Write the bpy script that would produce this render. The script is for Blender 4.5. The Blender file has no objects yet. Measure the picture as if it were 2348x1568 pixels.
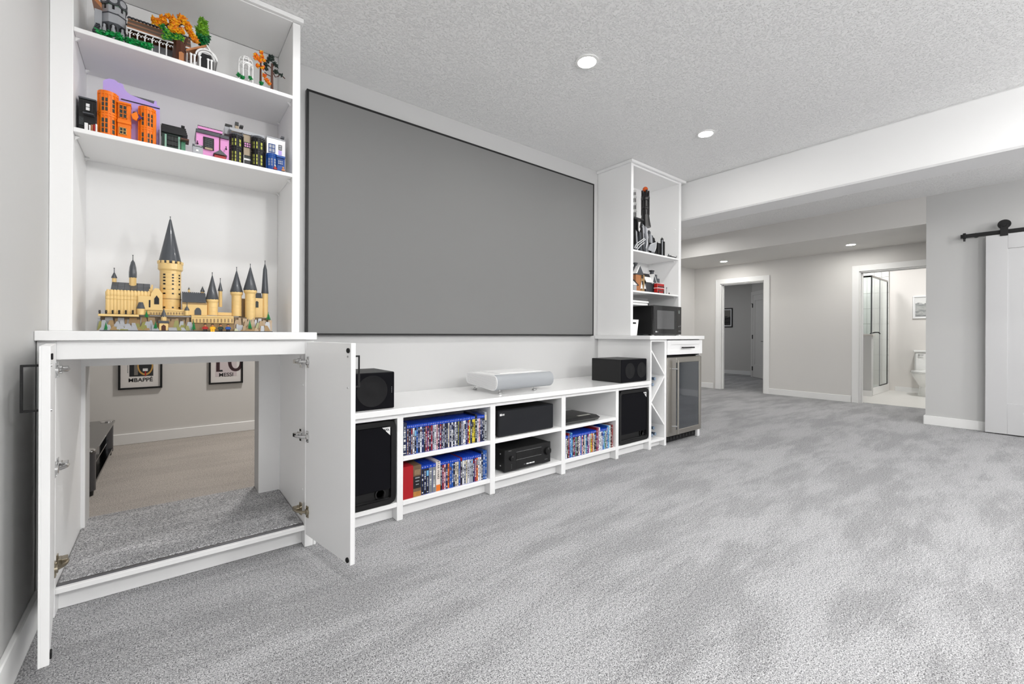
import bpy, bmesh, math, random
from mathutils import Matrix, Vector

random.seed(11)
SC = bpy.context.scene
COL = SC.collection
S = 1.14            # plan units -> metres
H = 0.914           # eye height in plan units
FPX, CX, CY = 990.09, 1174.0, 766.0
YAW, ROLL = math.radians(51.3297), math.radians(-0.2494)

# ------------------------------------------------------------------ camera
_f = Vector((math.cos(YAW), math.sin(YAW), 0))
_r = Vector((math.sin(YAW), -math.cos(YAW), 0))
_d = _f.cross(_r)
CR = math.cos(ROLL) * _r + math.sin(ROLL) * _d
CD = -math.sin(ROLL) * _r + math.cos(ROLL) * _d
cam = bpy.data.cameras.new('camera')
cam.sensor_fit = 'HORIZONTAL'
cam.sensor_width = 36.0
cam.lens = FPX / 2348 * 36.0
cam.shift_y = -18.0 / 2348
cam.clip_start = 0.05
camo = bpy.data.objects.new('camera', cam)
COL.objects.link(camo)
mw = Matrix.Identity(4)
for i in range(3):
    mw[i][0], mw[i][1], mw[i][2] = CR[i], -CD[i], -_f[i]
mw[2][3] = H * S
camo.matrix_world = mw
SC.camera = camo

# ------------------------------------------------------------------ view, world, lamps
SC.view_settings.view_transform = 'Standard'
SC.view_settings.look = 'None'
SC.view_settings.gamma = 1.0
SC.view_settings.use_curve_mapping = False
SC.view_settings.exposure = -0.07
SC.cycles.max_bounces = 10
SC.cycles.diffuse_bounces = 6
w = bpy.data.worlds.new('world')
SC.world = w
w.use_nodes = True
w.node_tree.nodes['Background'].inputs[0].default_value = (0.9, 0.95, 1, 1)
w.node_tree.nodes['Background'].inputs[1].default_value = 0.3

def lamp(x, y, z, power, size=0.11, col=(1, 0.992, 0.98), spread=170):  # area lamp added where no fitting is in view
    l = bpy.data.lights.new('added_lamp', 'AREA')
    l.shape = 'DISK'
    l.size = size
    l.energy = power
    l.color = col
    l.spread = math.radians(spread)
    o = bpy.data.objects.new('added_lamp', l)
    o.location = (x * S, y * S, z * S)
    COL.objects.link(o)
    return o

CEIL = 2.36
LOW = 2.078
P1 = 8
MAIN_LIGHTS = [(1.735, 1.542), (3.017, 1.555), (0.45, 1.53), (0.45, -0.05), (1.735, -0.05), (3.0, -0.25),
               (0.45, -1.6), (1.735, -1.6), (3.0, -1.6)]
for (x, y) in MAIN_LIGHTS[2:]:
    lamp(x, y, CEIL - 0.012, P1)  # downlights added out of view to even out the room light
REAR_LIGHTS = [(5.1, -0.6), (5.1, -2.0)]
for (x, y) in REAR_LIGHTS:
    lamp(x, y, CEIL - 0.012, P1)  # also added, kept out of sight by the beam
LOW_LIGHTS = [(6.864, 3.236), (6.824, 1.606)]
lamp(8.4, 1.0, CEIL - 0.02, 27, 0.25)          # lamp added to brighten the bathroom, fitting unseen
lamp(8.95, 2.0, CEIL - 0.02, 11, 0.2)           # extra lamp added over the shower for brightness
lamp(8.9, 4.9, CEIL - 0.02, 11, 0.25, (0.95, 0.97, 1))   # lamp added to lift the dark bedroom
lamp(0.9, 3.9, CEIL - 0.02, 42, 0.25, (1, 0.965, 0.925))   # unseen lamp added in the room behind the media wall
lamp(5.6, 3.2, CEIL - 0.012, 10)               # unseen lamp added for the hall beside the low soffit

def fill_lamp(x, y, z, power, r=0.12):
    """an added point light behind the camera, filling ceiling and beam"""
    l = bpy.data.lights.new('added_fill', 'POINT')
    l.energy = power
    l.shadow_soft_size = r * S
    l.color = (1, 0.995, 0.985)
    o = bpy.data.objects.new('added_fill', l)
    o.location = (x * S, y * S, z * S)
    COL.objects.link(o)
G1 = 92
for (x, y) in ((1.0, -1.1), (2.9, -1.5)):
    fill_lamp(x, y, 1.95, G1)
fill_lamp(5.0, -1.4, 1.95, G1 * .6)

# ------------------------------------------------------------------ helpers
def at(px, py, Y):
    """a point of the photograph at depth Y (plan units)"""
    v = CR * ((px - CX) / FPX) + CD * ((py - CY) / FPX) + _f
    t = Y / v.y
    return Vector((v.x * t, Y, H + v.z * t))

def wid(hp, p):
    """half width in plan units of hp pixels at point p (upright round thing)"""
    q = Vector((p[0], p[1], 0))
    d = q.dot(_f)
    lat = q.dot(_r)
    return hp * d / FPX * math.cos(math.atan2(lat, d))

def lin(h):
    h = h.lstrip('#')
    out = []
    for i in (0, 2, 4):
        c = int(h[i:i + 2], 16) / 255
        out.append(c / 12.92 if c <= 0.04045 else ((c + 0.055) / 1.055) ** 2.4)
    return (*out, 1)

def mat(name, col, rough=0.5, metal=0.0, spec=0.5, bump=None, coat=0.0, emit=None, trans=0.0, ior=1.45, vary=0.0, vscale=8):
    m = bpy.data.materials.new(name)
    m.use_nodes = True
    nt = m.node_tree
    b = nt.nodes['Principled BSDF']
    c = lin(col) if isinstance(col, str) else col
    b.inputs['Base Color'].default_value = c
    b.inputs['Roughness'].default_value = rough
    b.inputs['Metallic'].default_value = metal
    b.inputs['Specular IOR Level'].default_value = spec
    b.inputs['Coat Weight'].default_value = coat
    b.inputs['IOR'].default_value = ior
    b.inputs['Transmission Weight'].default_value = trans
    if emit:
        b.inputs['Emission Color'].default_value = c
        b.inputs['Emission Strength'].default_value = emit
    tc = None
    if bump or vary:
        tc = nt.nodes.new('ShaderNodeTexCoord')
    if bump:
        sc, st, dist = bump
        n = nt.nodes.new('ShaderNodeTexNoise')
        n.inputs['Scale'].default_value = sc
        n.inputs['Detail'].default_value = 3
        nt.links.new(tc.outputs['Object'], n.inputs['Vector'])
        bp = nt.nodes.new('ShaderNodeBump')
        bp.inputs['Strength'].default_value = st
        bp.inputs['Distance'].default_value = dist
        nt.links.new(n.outputs['Fac'], bp.inputs['Height'])
        nt.links.new(bp.outputs['Normal'], b.inputs['Normal'])
    if vary:
        n2 = nt.nodes.new('ShaderNodeTexNoise')
        n2.inputs['Scale'].default_value = vscale
        n2.inputs['Detail'].default_value = 4
        nt.links.new(tc.outputs['Object'], n2.inputs['Vector'])
        mx = nt.nodes.new('ShaderNodeMix')
        mx.data_type = 'RGBA'
        mx.inputs[6].default_value = tuple(x * (1 - vary) for x in c[:3]) + (1,)
        mx.inputs[7].default_value = tuple(min(1, x * (1 + vary)) for x in c[:3]) + (1,)
        nt.links.new(n2.outputs['Fac'], mx.inputs[0])
        nt.links.new(mx.outputs[2], b.inputs['Base Color'])
    return m

class MB:
    """collects simple shapes and links them as one mesh object"""
    def __init__(self, M=None):
        self.v, self.f, self.m = [], [], []
        self.M = M

    def add(self, vs, fs, m=0):
        b = len(self.v)
        for p in vs:
            p = Vector(p)
            self.v.append(self.M @ p if self.M else p)
        for f in fs:
            self.f.append([b + i for i in f])
            self.m.append(m)
        return self

    def box(self, x0, x1, y0, y1, z0, z1, m=0, b=0.0):
        x0, x1 = min(x0, x1), max(x0, x1)
        y0, y1 = min(y0, y1), max(y0, y1)
        z0, z1 = min(z0, z1), max(z0, z1)
        b = min(b, (x1 - x0) * .45, (y1 - y0) * .45, (z1 - z0) * .45)
        if b <= 0:
            vs = [(x, y, z) for x in (x0, x1) for y in (y0, y1) for z in (z0, z1)]
            return self.add(vs, [(0, 1, 3, 2), (4, 6, 7, 5), (0, 4, 5, 1), (2, 3, 7, 6), (0, 2, 6, 4), (1, 5, 7, 3)], m)
        vs, idx = [], {}
        for i, x in enumerate((x0, x1)):
            for j, y in enumerate((y0, y1)):
                for k, z in enumerate((z0, z1)):
                    dx, dy, dz = (b if i == 0 else -b), (b if j == 0 else -b), (b if k == 0 else -b)
                    idx[i, j, k] = len(vs)
                    vs += [(x, y + dy, z + dz), (x + dx, y, z + dz), (x + dx, y + dy, z)]
        fs = []
        for i in (0, 1):
            fs.append([idx[i, 0, 0], idx[i, 1, 0], idx[i, 1, 1], idx[i, 0, 1]])
            fs.append([idx[0, i, 0] + 1, idx[1, i, 0] + 1, idx[1, i, 1] + 1, idx[0, i, 1] + 1])
            fs.append([idx[0, 0, i] + 2, idx[1, 0, i] + 2, idx[1, 1, i] + 2, idx[0, 1, i] + 2])
        for i in (0, 1):
            for j in (0, 1):
                a, c = idx[i, j, 0], idx[i, j, 1]
                fs.append([a, a + 1, c + 1, c])
                a, c = idx[i, 0, j], idx[i, 1, j]
                fs.append([a, a + 2, c + 2, c])
                a, c = idx[0, i, j], idx[1, i, j]
                fs.append([a + 1, a + 2, c + 2, c + 1])
                for k in (0, 1):
                    q = idx[i, j, k]
                    fs.append([q, q + 1, q + 2])
        return self.add(vs, fs, m)

    def loft(self, rings, m=0, caps=True, closed=False):
        n = len(rings[0])
        vs = [p for r in rings for p in r]
        fs = []
        R = len(rings)
        for i in range(R if closed else R - 1):
            for j in range(n):
                a, b = i * n + j, i * n + (j + 1) % n
                c, d = ((i + 1) % R) * n + (j + 1) % n, ((i + 1) % R) * n + j
                fs.append([a, b, c, d])
        if caps and not closed:
            fs.append(list(range(n)))
            fs.append([(R - 1) * n + j for j in range(n)])
        return self.add(vs, fs, m)

    def prism(self, pts, axis, a0, a1, m=0):
        def mk(p, a):
            if axis == 'x': return (a, p[0], p[1])
            if axis == 'y': return (p[0], a, p[1])
            return (p[0], p[1], a)
        return self.loft([[mk(p, a0) for p in pts], [mk(p, a1) for p in pts]], m)

    def lathe(self, prof, c=(0, 0, 0), axis='z', seg=16, m=0, rot=0.0, caps=True, closed=False):
        rings = []
        for r, h in prof:
            ring = []
            for i in range(seg):
                a = rot + 2 * math.pi * i / seg
                u, v = max(r, 1e-5) * math.cos(a), max(r, 1e-5) * math.sin(a)
                if axis == 'z': ring.append((c[0] + u, c[1] + v, c[2] + h))
                elif axis == 'y': ring.append((c[0] + u, c[1] + h, c[2] + v))
                else: ring.append((c[0] + h, c[1] + u, c[2] + v))
            rings.append(ring)
        return self.loft(rings, m, caps, closed)

    def tube(self, pts, r, seg=8, m=0):
        pts = [Vector(p) for p in pts]
        rings = []
        for i, p in enumerate(pts):
            d = (pts[min(i + 1, len(pts) - 1)] - pts[max(i - 1, 0)]).normalized()
            u = d.orthogonal().normalized() if i == 0 else (u - d * u.dot(d)).normalized()
            v = d.cross(u)
            rr = r[i] if isinstance(r, (list, tuple)) else r
            rings.append([p + rr * (math.cos(2 * math.pi * k / seg) * u + math.sin(2 * math.pi * k / seg) * v) for k in range(seg)])
        return self.loft(rings, m)

    def blob(self, c, r, m=0, rz=None, seg=8):
        rz = rz or r
        k = max(5, seg // 2)
        return self.lathe([(r * math.sin(math.pi * i / k), -rz * math.cos(math.pi * i / k)) for i in range(k + 1)], c, 'z', seg, m)

    def build(self, name, mats, parent=None, loc=None, smooth=35, kind=None, label=None):
        me = bpy.data.meshes.new(name)
        o = bpy.data.objects.new(name, me)
        if parent is not None:
            off = Vector(parent['_o'])
        elif loc is not None:
            off = Vector(loc)
        else:
            off = Vector((0, 0, 0))
        me.from_pydata([(p - off) * S for p in self.v], [], self.f)
        for mm in (mats if isinstance(mats, (list, tuple)) else [mats]):
            me.materials.append(mm)
        me.polygons.foreach_set('material_index', self.m)
        bm = bmesh.new()
        bm.from_mesh(me)
        bmesh.ops.recalc_face_normals(bm, faces=bm.faces)
        bm.to_mesh(me)
        bm.free()
        if smooth:
            me.shade_smooth()
            me.set_sharp_from_angle(angle=math.radians(smooth))
        COL.objects.link(o)
        o['_o'] = off
        if parent is not None:
            o.parent = parent
        else:
            o.location = off * S
        if kind: o['kind'] = kind
        if label: o['label'] = label
        return o

def thing(name, label, cat, loc, group=None):
    o = bpy.data.objects.new(name, None)
    o.empty_display_size = 0.05
    COL.objects.link(o)
    o['_o'] = Vector(loc)
    o.location = Vector(loc) * S
    o['label'], o['category'] = label, cat
    if group: o['group'] = group
    return o

def tag(o, label, cat, group=None):
    o['label'], o['category'] = label, cat
    if group: o['group'] = group
    return o

def bx(name, m, parent, x0, x1, y0, y1, z0, z1, b=0.0015, label=None, kind=None):
    return MB().box(x0, x1, y0, y1, z0, z1, 0, b).build(name, m, parent, label=label, kind=kind)

def struct(mb, name, m, parent=None, smooth=35):
    return mb.build(name, m, parent, kind='structure' if parent is None else None, smooth=smooth)

def text(name, s, m, parent, loc, size, xdir, ydir, depth=0.0008, align='CENTER', bold=0.0):
    cu = bpy.data.curves.new(name, 'FONT')
    cu.body = s
    cu.size = size * S
    cu.extrude = depth * S
    cu.offset = bold * S
    cu.align_x = align
    to = bpy.data.objects.new(name + '_tmp', cu)
    me = bpy.data.meshes.new_from_object(to)
    bpy.data.objects.remove(to)
    xd, yd = Vector(xdir).normalized(), Vector(ydir).normalized()
    zd = xd.cross(yd)
    off = (Vector(loc) - Vector(parent['_o'])) * S
    Mx = Matrix(((xd.x, yd.x, zd.x, off.x), (xd.y, yd.y, zd.y, off.y), (xd.z, yd.z, zd.z, off.z), (0, 0, 0, 1)))
    me.transform(Mx)
    me.name = name
    me.materials.clear()
    me.materials.append(m)
    o = bpy.data.objects.new(name, me)
    COL.objects.link(o)
    o.parent = parent
    o['_o'] = Vector(parent['_o'])
    return o

# ------------------------------------------------------------------ materials
WHITE = mat('white_cabinet_paint', '#f4f4f4', 0.38, bump=(90, 0.03, 0.001))
CTOP = mat('white_quartz', '#f2f2f2', 0.16, coat=0.25, vary=0.02, vscale=20)
TRIM = mat('white_trim_paint', '#efefee', 0.35)
WALL = mat('pale_grey_wall_paint', '#c8c8c7', 0.75, bump=(260, 0.06, 0.001))
WALLB = mat('warm_grey_wall_paint', '#d8d6d3', 0.75, bump=(260, 0.06, 0.001))
WALLD = mat('shade_room_paint', '#cfcdca', 0.8, bump=(260, 0.06, 0.001))
MEDIAW = mat('media_wall_paint', '#c6c6c6', 0.6, bump=(200, 0.05, 0.001))
BLACK = mat('satin_black', '#101011', 0.42)
BLACKM = mat('matte_black', '#0d0d0e', 0.75)
GLOSSB = mat('gloss_black', '#0a0a0b', 0.12, coat=0.4)
GRILLE = mat('black_speaker_cloth', '#0c0c11', 0.9, spec=.2, bump=(1500, 0.3, 0.0008))
CHROME = mat('chrome', '#d8d8d8', 0.12, 1.0)
STEEL = mat('brushed_steel', '#b9b5ae', 0.28, 1.0, bump=(120, 0.04, 0.0005))
NICKEL = mat('dull_nickel', '#a39a88', 0.3, 1.0)
GREYM = mat('mid_grey_plastic', '#8b8d90', 0.5)
WPLAST = mat('white_plastic', '#f0f0f0', 0.35)
SCREENM = mat('grey_screen_fabric', '#7b7b7b', 0.7, bump=(900, 0.05, 0.0004))
EMIT = mat('lamp_lens', '#fffdf8', 0.4, emit=290.0)
GLASS = mat('clear_glass', '#f4fbf9', 0.02, trans=1.0, ior=1.45)
DGLASS = mat('smoked_fridge_glass', '#33373d', 0.06, coat=0.6, spec=0.8)
TILEM = mat('white_glazed_tile', '#f1f1ee', 0.14, coat=0.2)
GROUT = mat('grey_grout', '#c9c8c4', 0.85)
CERAM = mat('white_ceramic', '#f4f4f2', 0.08, coat=0.4)
LABELW = mat('printed_white', '#e9e9e9', 0.6)

def carpet(name, light, mid, dark, patch=1.0):
    m = bpy.data.materials.new(name)
    m.use_nodes = True
    nt = m.node_tree
    L = nt.links.new
    N = nt.nodes.new
    b = nt.nodes['Principled BSDF']
    b.inputs['Roughness'].default_value = 0.95
    b.inputs['Specular IOR Level'].default_value = 0.08
    b.inputs['Sheen Weight'].default_value = 0.1
    tc = N('ShaderNodeTexCoord')
    def noise(scale, detail, rough, vec=None, dist=0.0):
        n = N('ShaderNodeTexNoise')
        n.inputs['Scale'].default_value = scale
        n.inputs['Detail'].default_value = detail
        n.inputs['Roughness'].default_value = rough
        n.inputs['Distortion'].default_value = dist
        L(vec or tc.outputs['Object'], n.inputs['Vector'])
        return n.outputs['Fac']
    def madd(x, k, c):
        q = N('ShaderNodeMath')
        q.operation = 'MULTIPLY_ADD'
        L(x, q.inputs[0])
        q.inputs[1].default_value = k
        if isinstance(c, (int, float)): q.inputs[2].default_value = c
        else: L(c, q.inputs[2])
        return q.outputs[0]
    fine = noise(250, 3, 0.7)
    clump = noise(95, 2, 0.6)
    h = madd(clump, 0.22, madd(fine, 0.9, -0.06))
    r1 = N('ShaderNodeValToRGB')
    e = r1.color_ramp.elements
    e[0].position, e[0].color = 0.37, lin(dark)
    e[1].position, e[1].color = 0.66, lin(light)
    q = e.new(0.47)
    q.color = lin(mid)
    L(h, r1.inputs['Fac'])
    # brush marks left in the pile: two sets of strokes with ragged edges
    marks = None
    for rot, sx, sy, sc, off in ((-8, 0.7, 2.6, 1.7, 0.0), (-55, 0.6, 2.4, 1.5, 7.3)):
        mp = N('ShaderNodeMapping')
        mp.inputs['Location'].default_value = (off, off * .7, 0)
        mp.inputs['Rotation'].default_value = (0, 0, math.radians(rot))
        mp.inputs['Scale'].default_value = (sx, sy, 1)
        L(tc.outputs['Object'], mp.inputs['Vector'])
        n = noise(sc, 10, 0.7, mp.outputs['Vector'], 0.2)
        marks = n if marks is None else madd(marks, 0.5, madd(n, 0.5, 0.0))
    edge = madd(h, 0.32, madd(marks, 1.0, -0.16))
    r2 = N('ShaderNodeValToRGB')
    k = 1 - 0.25 * patch
    r2.color_ramp.elements[0].position = 0.455
    r2.color_ramp.elements[0].color = (k, k, k, 1)
    r2.color_ramp.elements[1].position = 0.545
    r2.color_ramp.elements[1].color = (1, 1, 1, 1)
    L(edge, r2.inputs['Fac'])
    mx = N('ShaderNodeMix')
    mx.data_type = 'RGBA'
    mx.blend_type = 'MULTIPLY'
    mx.inputs[0].default_value = 1.0
    L(r1.outputs['Color'], mx.inputs[6])
    L(r2.outputs['Color'], mx.inputs[7])
    L(mx.outputs[2], b.inputs['Base Color'])
    bp = N('ShaderNodeBump')
    bp.inputs['Strength'].default_value = 0.8
    bp.inputs['Distance'].default_value = 0.004
    L(h, bp.inputs['Height'])
    L(bp.outputs['Normal'], b.inputs['Normal'])
    return m
CARPET = carpet('grey_cut_pile_carpet', '#e6e6e7', '#a2a2a4', '#38383b')
CARPETB = carpet('beige_grey_carpet', '#d3cbc4', '#aaa39c', '#5f5a55', 0.4)

def popcorn():
    m = bpy.data.materials.new('knockdown_ceiling')
    m.use_nodes = True
    nt = m.node_tree
    L = nt.links.new
    b = nt.nodes['Principled BSDF']
    b.inputs['Base Color'].default_value = lin('#f3f3f3')
    b.inputs['Roughness'].default_value = 0.9
    tc = nt.nodes.new('ShaderNodeTexCoord')
    n = nt.nodes.new('ShaderNodeTexNoise')
    n.inputs['Scale'].default_value = 105
    n.inputs['Detail'].default_value = 3
    n.inputs['Roughness'].default_value = 0.6
    L(tc.outputs['Object'], n.inputs['Vector'])
    r = nt.nodes.new('ShaderNodeValToRGB')
    r.color_ramp.elements[0].position = 0.5
    r.color_ramp.elements[1].position = 0.72
    L(n.outputs['Fac'], r.inputs['Fac'])
    bp = nt.nodes.new('ShaderNodeBump')
    bp.inputs['Strength'].default_value = 0.75
    bp.inputs['Distance'].default_value = 0.006
    L(r.outputs['Color'], bp.inputs['Height'])
    L(bp.outputs['Normal'], b.inputs['Normal'])
    return m
CEILM = popcorn()

# ------------------------------------------------------------------ the room
LW, MW, MB_ = -0.32, 2.527, 2.65          # left wall, media wall front and back
BARN, FAR = 6.15, 7.33
BACK = -3.4
HY = 4.716                                # far wall of the room behind

f = MB()
f.box(LW, FAR + .12, BACK, MW, -0.05, 0)
f.box(3.7, FAR + .12, MW, 3.97, -0.05, 0)
struct(f, 'floor', CARPET)
f = MB()
f.box(LW, BARN, BACK, MW, CEIL, CEIL + .05)
f.box(3.7, BARN, MW, 3.97, CEIL, CEIL + .05)
struct(f, 'ceiling', CEILM)
f = MB()
f.box(BARN, FAR, 0.8155, 3.97, LOW, CEIL + .05)
struct(f, 'ceiling_soffit', WALLB)
f = MB()
f.box(3.83, 4.11, BACK, MW, 2.0, CEIL, 0, 0.012)
struct(f, 'ceiling_beam', mat('beam_paint', '#ececec', 0.7, bump=(200, 0.05, 0.001)))

f = MB()
OX0, OX1, OZ0, OZ1 = -0.263, 0.368, 0.098, 0.776
f.box(LW - .1, OX0, MW, MB_, 0, CEIL)
f.box(OX1, 3.80, MW, MB_, 0, CEIL)
f.box(OX0, OX1, MW, MB_, OZ1, CEIL)
f.box(OX0, OX1, MW, MB_, -0.02, OZ0)
struct(f, 'wall_media', MEDIAW)
struct(MB().box(LW - .1, LW, BACK, MW, 0, CEIL), 'wall_left', WALL)
struct(MB().box(LW - .1, BARN + .1, BACK - .1, BACK, 0, CEIL), 'wall_back', WALL)
struct(MB().box(BARN, FAR + .12, BACK, 0.815, 0, CEIL), 'wall_right', WALL)
struct(MB().box(3.70, FAR + .12, 3.97, 4.05, 0, CEIL), 'wall_hall', WALLB)
struct(MB().box(3.70, 3.80, MB_, 3.97, 0, CEIL), 'wall_partition', WALLB)
# far wall with two door openings
f = MB()
D1a, D1b, D1t = 2.822, 3.508, 1.775
D2a, D2b, D2t = 0.90, 1.628, 1.783
for (y0, y1, z0, z1) in ((3.97, D1b, 0, LOW + .2), (D1b, D1a, D1t, LOW + .2), (D1a, D2b, 0, LOW + .2), (D2b, D2a, D2t, LOW + .2), (D2a, .8, 0, LOW + .2)):
    f.box(FAR, FAR + .12, y1, y0, z0, z1)
struct(f, 'wall_far', WALLB)

def base(name, pieces, m=TRIM):
    g = MB()
    for p in pieces:
        g.box(*p, 0, .003)
    return struct(g, name, m)
base('baseboard_left', [(LW, LW + .014, BACK, 1.985, 0, .105)])
base('baseboard_far', [(FAR - .014, FAR, 1.712, 2.745, 0, .09), (FAR - .014, FAR, 3.627, 3.97, 0, .09)])
base('baseboard_right', [(BARN - .014, BARN, BACK, .829, 0, .092), (BARN + .001, FAR - .015, .8155, .829, 0, .092)])
base('baseboard_hall', [(3.8, FAR, 3.956, 3.97, 0, .09)])

def casing(name, y0, y1, zt, side=-1, wd=.078, x=FAR):
    g = MB()
    g.box(x - .016, x, y0 - wd, y0, 0, zt + wd, 0, .002)
    g.box(x - .016, x, y1, y1 + wd, 0, zt + wd, 0, .002)
    g.box(x - .016, x, y0, y1, zt, zt + wd, 0, .002)
    # jamb lining and stop
    g.box(x, x + .12, y0, y0 + .012, 0, zt)
    g.box(x, x + .12, y1 - .012, y1, 0, zt)
    g.box(x, x + .12, y0, y1, zt - .012, zt)
    g.box(x + .055, x + .085, y1 - .024, y1 - .012, 0, zt - .012)
    g.box(x + .055, x + .085, y0 + .012, y0 + .024, 0, zt - .012)
    g.box(x + .055, x + .085, y0, y1, zt - .024, zt - .012)
    return struct(g, name, TRIM)
casing('trim_1', D1a, D1b, D1t)
casing('trim_2', D2a, D2b, D2t)

# ---- room seen through the open cabinet
f = MB()
f.box(-.95, 3.0, MB_, HY, -.05, 0)
struct(f, 'floor_playroom', CARPETB)
struct(MB().box(-.95, 3.0, HY, HY + .08, 0, CEIL), 'wall_playroom', WALLB)
struct(MB().box(-1.03, -.95, MB_, HY, 0, CEIL), 'wall_playroom_left', WALLB)
struct(MB().box(3.0, 3.08, MB_, HY, 0, CEIL), 'wall_playroom_right', WALLB)
struct(MB().box(-.95, 3.0, MB_, HY, CEIL, CEIL + .05), 'ceiling_playroom', WALL)
base('baseboard_playroom', [(-.95, 3.0, HY - .014, HY, 0, .088)])
base('baseboard_opening', [(-.95, OX0, MB_, MB_ + .014, 0, .095)])

# ---- dark bedroom beyond the left doorway
f = MB()
f.box(FAR + .12, 10.45, 2.4, 6.2, -.05, 0)
struct(f, 'floor_bedroom', CARPET)
struct(MB().box(10.40, 10.48, 4.13, 6.2, 0, CEIL), 'wall_bedroom', WALLD)
struct(MB().box(FAR + .12, 10.48, 6.2, 6.28, 0, CEIL), 'wall_bedroom_left', WALLD)
struct(MB().box(FAR + .12, 10.48, 2.4, 6.2, CEIL, CEIL + .05), 'ceiling_bedroom', WALLD)
struct(MB().box(FAR + .12, 10.48, 2.32, 2.40, 0, CEIL), 'wall_bedroom_right', WALLD)
base('baseboard_bedroom', [(10.386, 10.40, 4.13, 6.2, 0, .09)])
A0, A1 = Vector((10.07, 4.13, 0)), Vector((9.0, 3.06, 0))
g = MB()
g.prism([(10.07, 4.13), (10.48, 4.13), (10.48, 2.4), (8.34, 2.4)], 'z', 0, CEIL)
struct(g, 'wall_closet', WALLD)
ang = math.atan2(-1, -1)
MD = Matrix.Translation(A0) @ Matrix.Rotation(ang, 4, 'Z')   # local x runs along the closet wall, y to the viewer side is -y
SY = -1
g = MB(MD)
g.box(.0, .085, 0, SY * .016, 0, 1.86)
g.box(.085, .75, 0, SY * .016, 1.78, 1.86)
g.box(.70, .78, 0, SY * .016, 0, 1.86)
struct(g, 'trim_3', mat('bedroom_trim', '#dedcd9', .4))
DK = mat('bedroom_door_paint', '#dcdad7', 0.45)
g = MB(MD)
g.box(.088, .698, .02, SY * .004, .01, 1.778)
g.box(.088, .698, SY * .004, SY * .012, 1.66, 1.778)
g.box(.088, .698, SY * .004, SY * .012, .01, .28)
g.box(.088, .18, SY * .004, SY * .012, .28, 1.66)
g.box(.61, .698, SY * .004, SY * .012, .28, 1.66)
dr = struct(g, 'door_1', DK)
for z in (.19, .878, 1.56):
    MB(MD).box(.075, .092, SY * .012, SY * .026, z - .045, z + .045).build('hinge', BLACK, dr)
MB(MD).box(.01, .08, SY * .018, SY * .024, 1.60, 1.607).build('door_stop', BLACK, dr)
g = MB(MD)
g.lathe([(.022, 0), (.022, -.012)], (.66, -.012, .785), 'y', 14)
g.box(.55, .67, -.05, -.04, .78, .79, 0, .003)
g.lathe([(.008, 0), (.008, -.035)], (.66, -.012, .785), 'y', 10)
g.build('lever_handle', BLACK, dr)

# ---- bathroom beyond the right doorway
BX = 9.45
f = MB().box(FAR + .0, BX, .2, 2.3, -.05, -.001)
f.box(FAR + .12, BX, .2, 2.3, -.02, 0.002)
struct(f, 'floor_bathroom', mat('pale_vinyl_tile', '#e6e4e0', .3, vary=.03, vscale=3))
struct(MB().box(BX, BX + .08, .2, 2.3, 0, CEIL), 'wall_bathroom', mat('bathroom_paint', '#e9e5e1', .7))
struct(MB().box(FAR + .12, BX, .12, .2, 0, CEIL), 'wall_bathroom_right', WALL)
struct(MB().box(FAR + .12, BX, 2.3, 2.32, 0, CEIL), 'wall_bathroom_left', WALL)
struct(MB().box(FAR + .12, BX, .2, 2.3, CEIL, CEIL + .05), 'ceiling_bathroom', WALL)
base('baseboard_bathroom', [(BX - .014, BX, .2, 1.62, 0, .075)])
# tiled shower wall: every tile its own piece
shw = struct(MB().box(BX - .012, BX, 1.70, 2.3, .06, CEIL), 'trim_4', GROUT)
tile_me = None
for r in range(9):
    for c in range(6):
        y0 = 1.704 + c * .096
        z0 = .07 + r * .262
        if z0 + .25 > CEIL: continue
        if tile_me is None:
            to = MB().box(BX - .020, BX - .011, y0, y0 + .092, z0, z0 + .257, 0, .0015).build('tile', TILEM, shw)
            tile_me, t0 = to, Vector((0, y0, z0))
        else:
            to = tile_me.copy()
            COL.objects.link(to)
            to.parent = shw
            to.location = (Vector((0, y0, z0)) - t0) * S
hw = struct(MB().box(8.27, 8.37, 1.69, 2.3, 0, .912), 'wall_shower', WALL)
MB().box(8.25, 8.39, 1.667, 2.3, .912, .936, 0, .003).build('cap', mat('stone_cap', '#c9c5c0', .3), hw)
MB().box(8.256, 8.27, 1.68, 2.3, 0, .085, 0, .002).build('baseboard', TRIM, hw)
tag(MB().box(8.37, BX - .03, 1.69, 1.78, 0, .12, 0, .006).build('shower_curb', CERAM, None, (8.9, 1.735, 0)), 'low white curb under the shower glass', 'curb')
sh = thing('shower_screen', 'framed clear glass shower screen above the half wall and curb', 'shower screen', (8.8, 1.70, .12))
MB().box(8.31, 8.316, 1.70, 2.29, .94, 1.80).build('glass_pane', GLASS, sh, label='short pane on the half wall')
MB().box(8.33, 8.80, 1.697, 1.703, .125, 1.80).build('glass_pane', GLASS, sh)
MB().box(8.805, 9.30, 1.697, 1.703, .125, 1.80).build('glass_pane', GLASS, sh)
MB().box(8.30, 9.31, 1.69, 1.71, 1.80, 1.825).build('top_rail', mat('satin_rail', '#8d8a86', .3, .9), sh)
MB().box(8.30, 8.325, 1.70, 2.29, 1.80, 1.825).build('top_rail', BLACK, sh)
MB().box(8.795, 8.81, 1.694, 1.706, .122, 1.80).build('post', GREYM, sh)
MB().box(9.30, 9.312, 1.692, 1.708, .122, 1.81).build('post', BLACK, sh)
MB().box(8.31, 8.325, 1.692, 1.708, .94, 1.80).build('post', GREYM, sh)
MB().box(8.80, 9.31, 1.692, 1.708, .12, .134).build('bottom_rail', BLACK, sh)
MB().tube([(8.33, 1.72, .945), (8.33, 1.66, .965), (8.33, 1.62, .965), (8.33, 1.60, .94)], .008, 8).build('handle', BLACK, sh)

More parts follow.
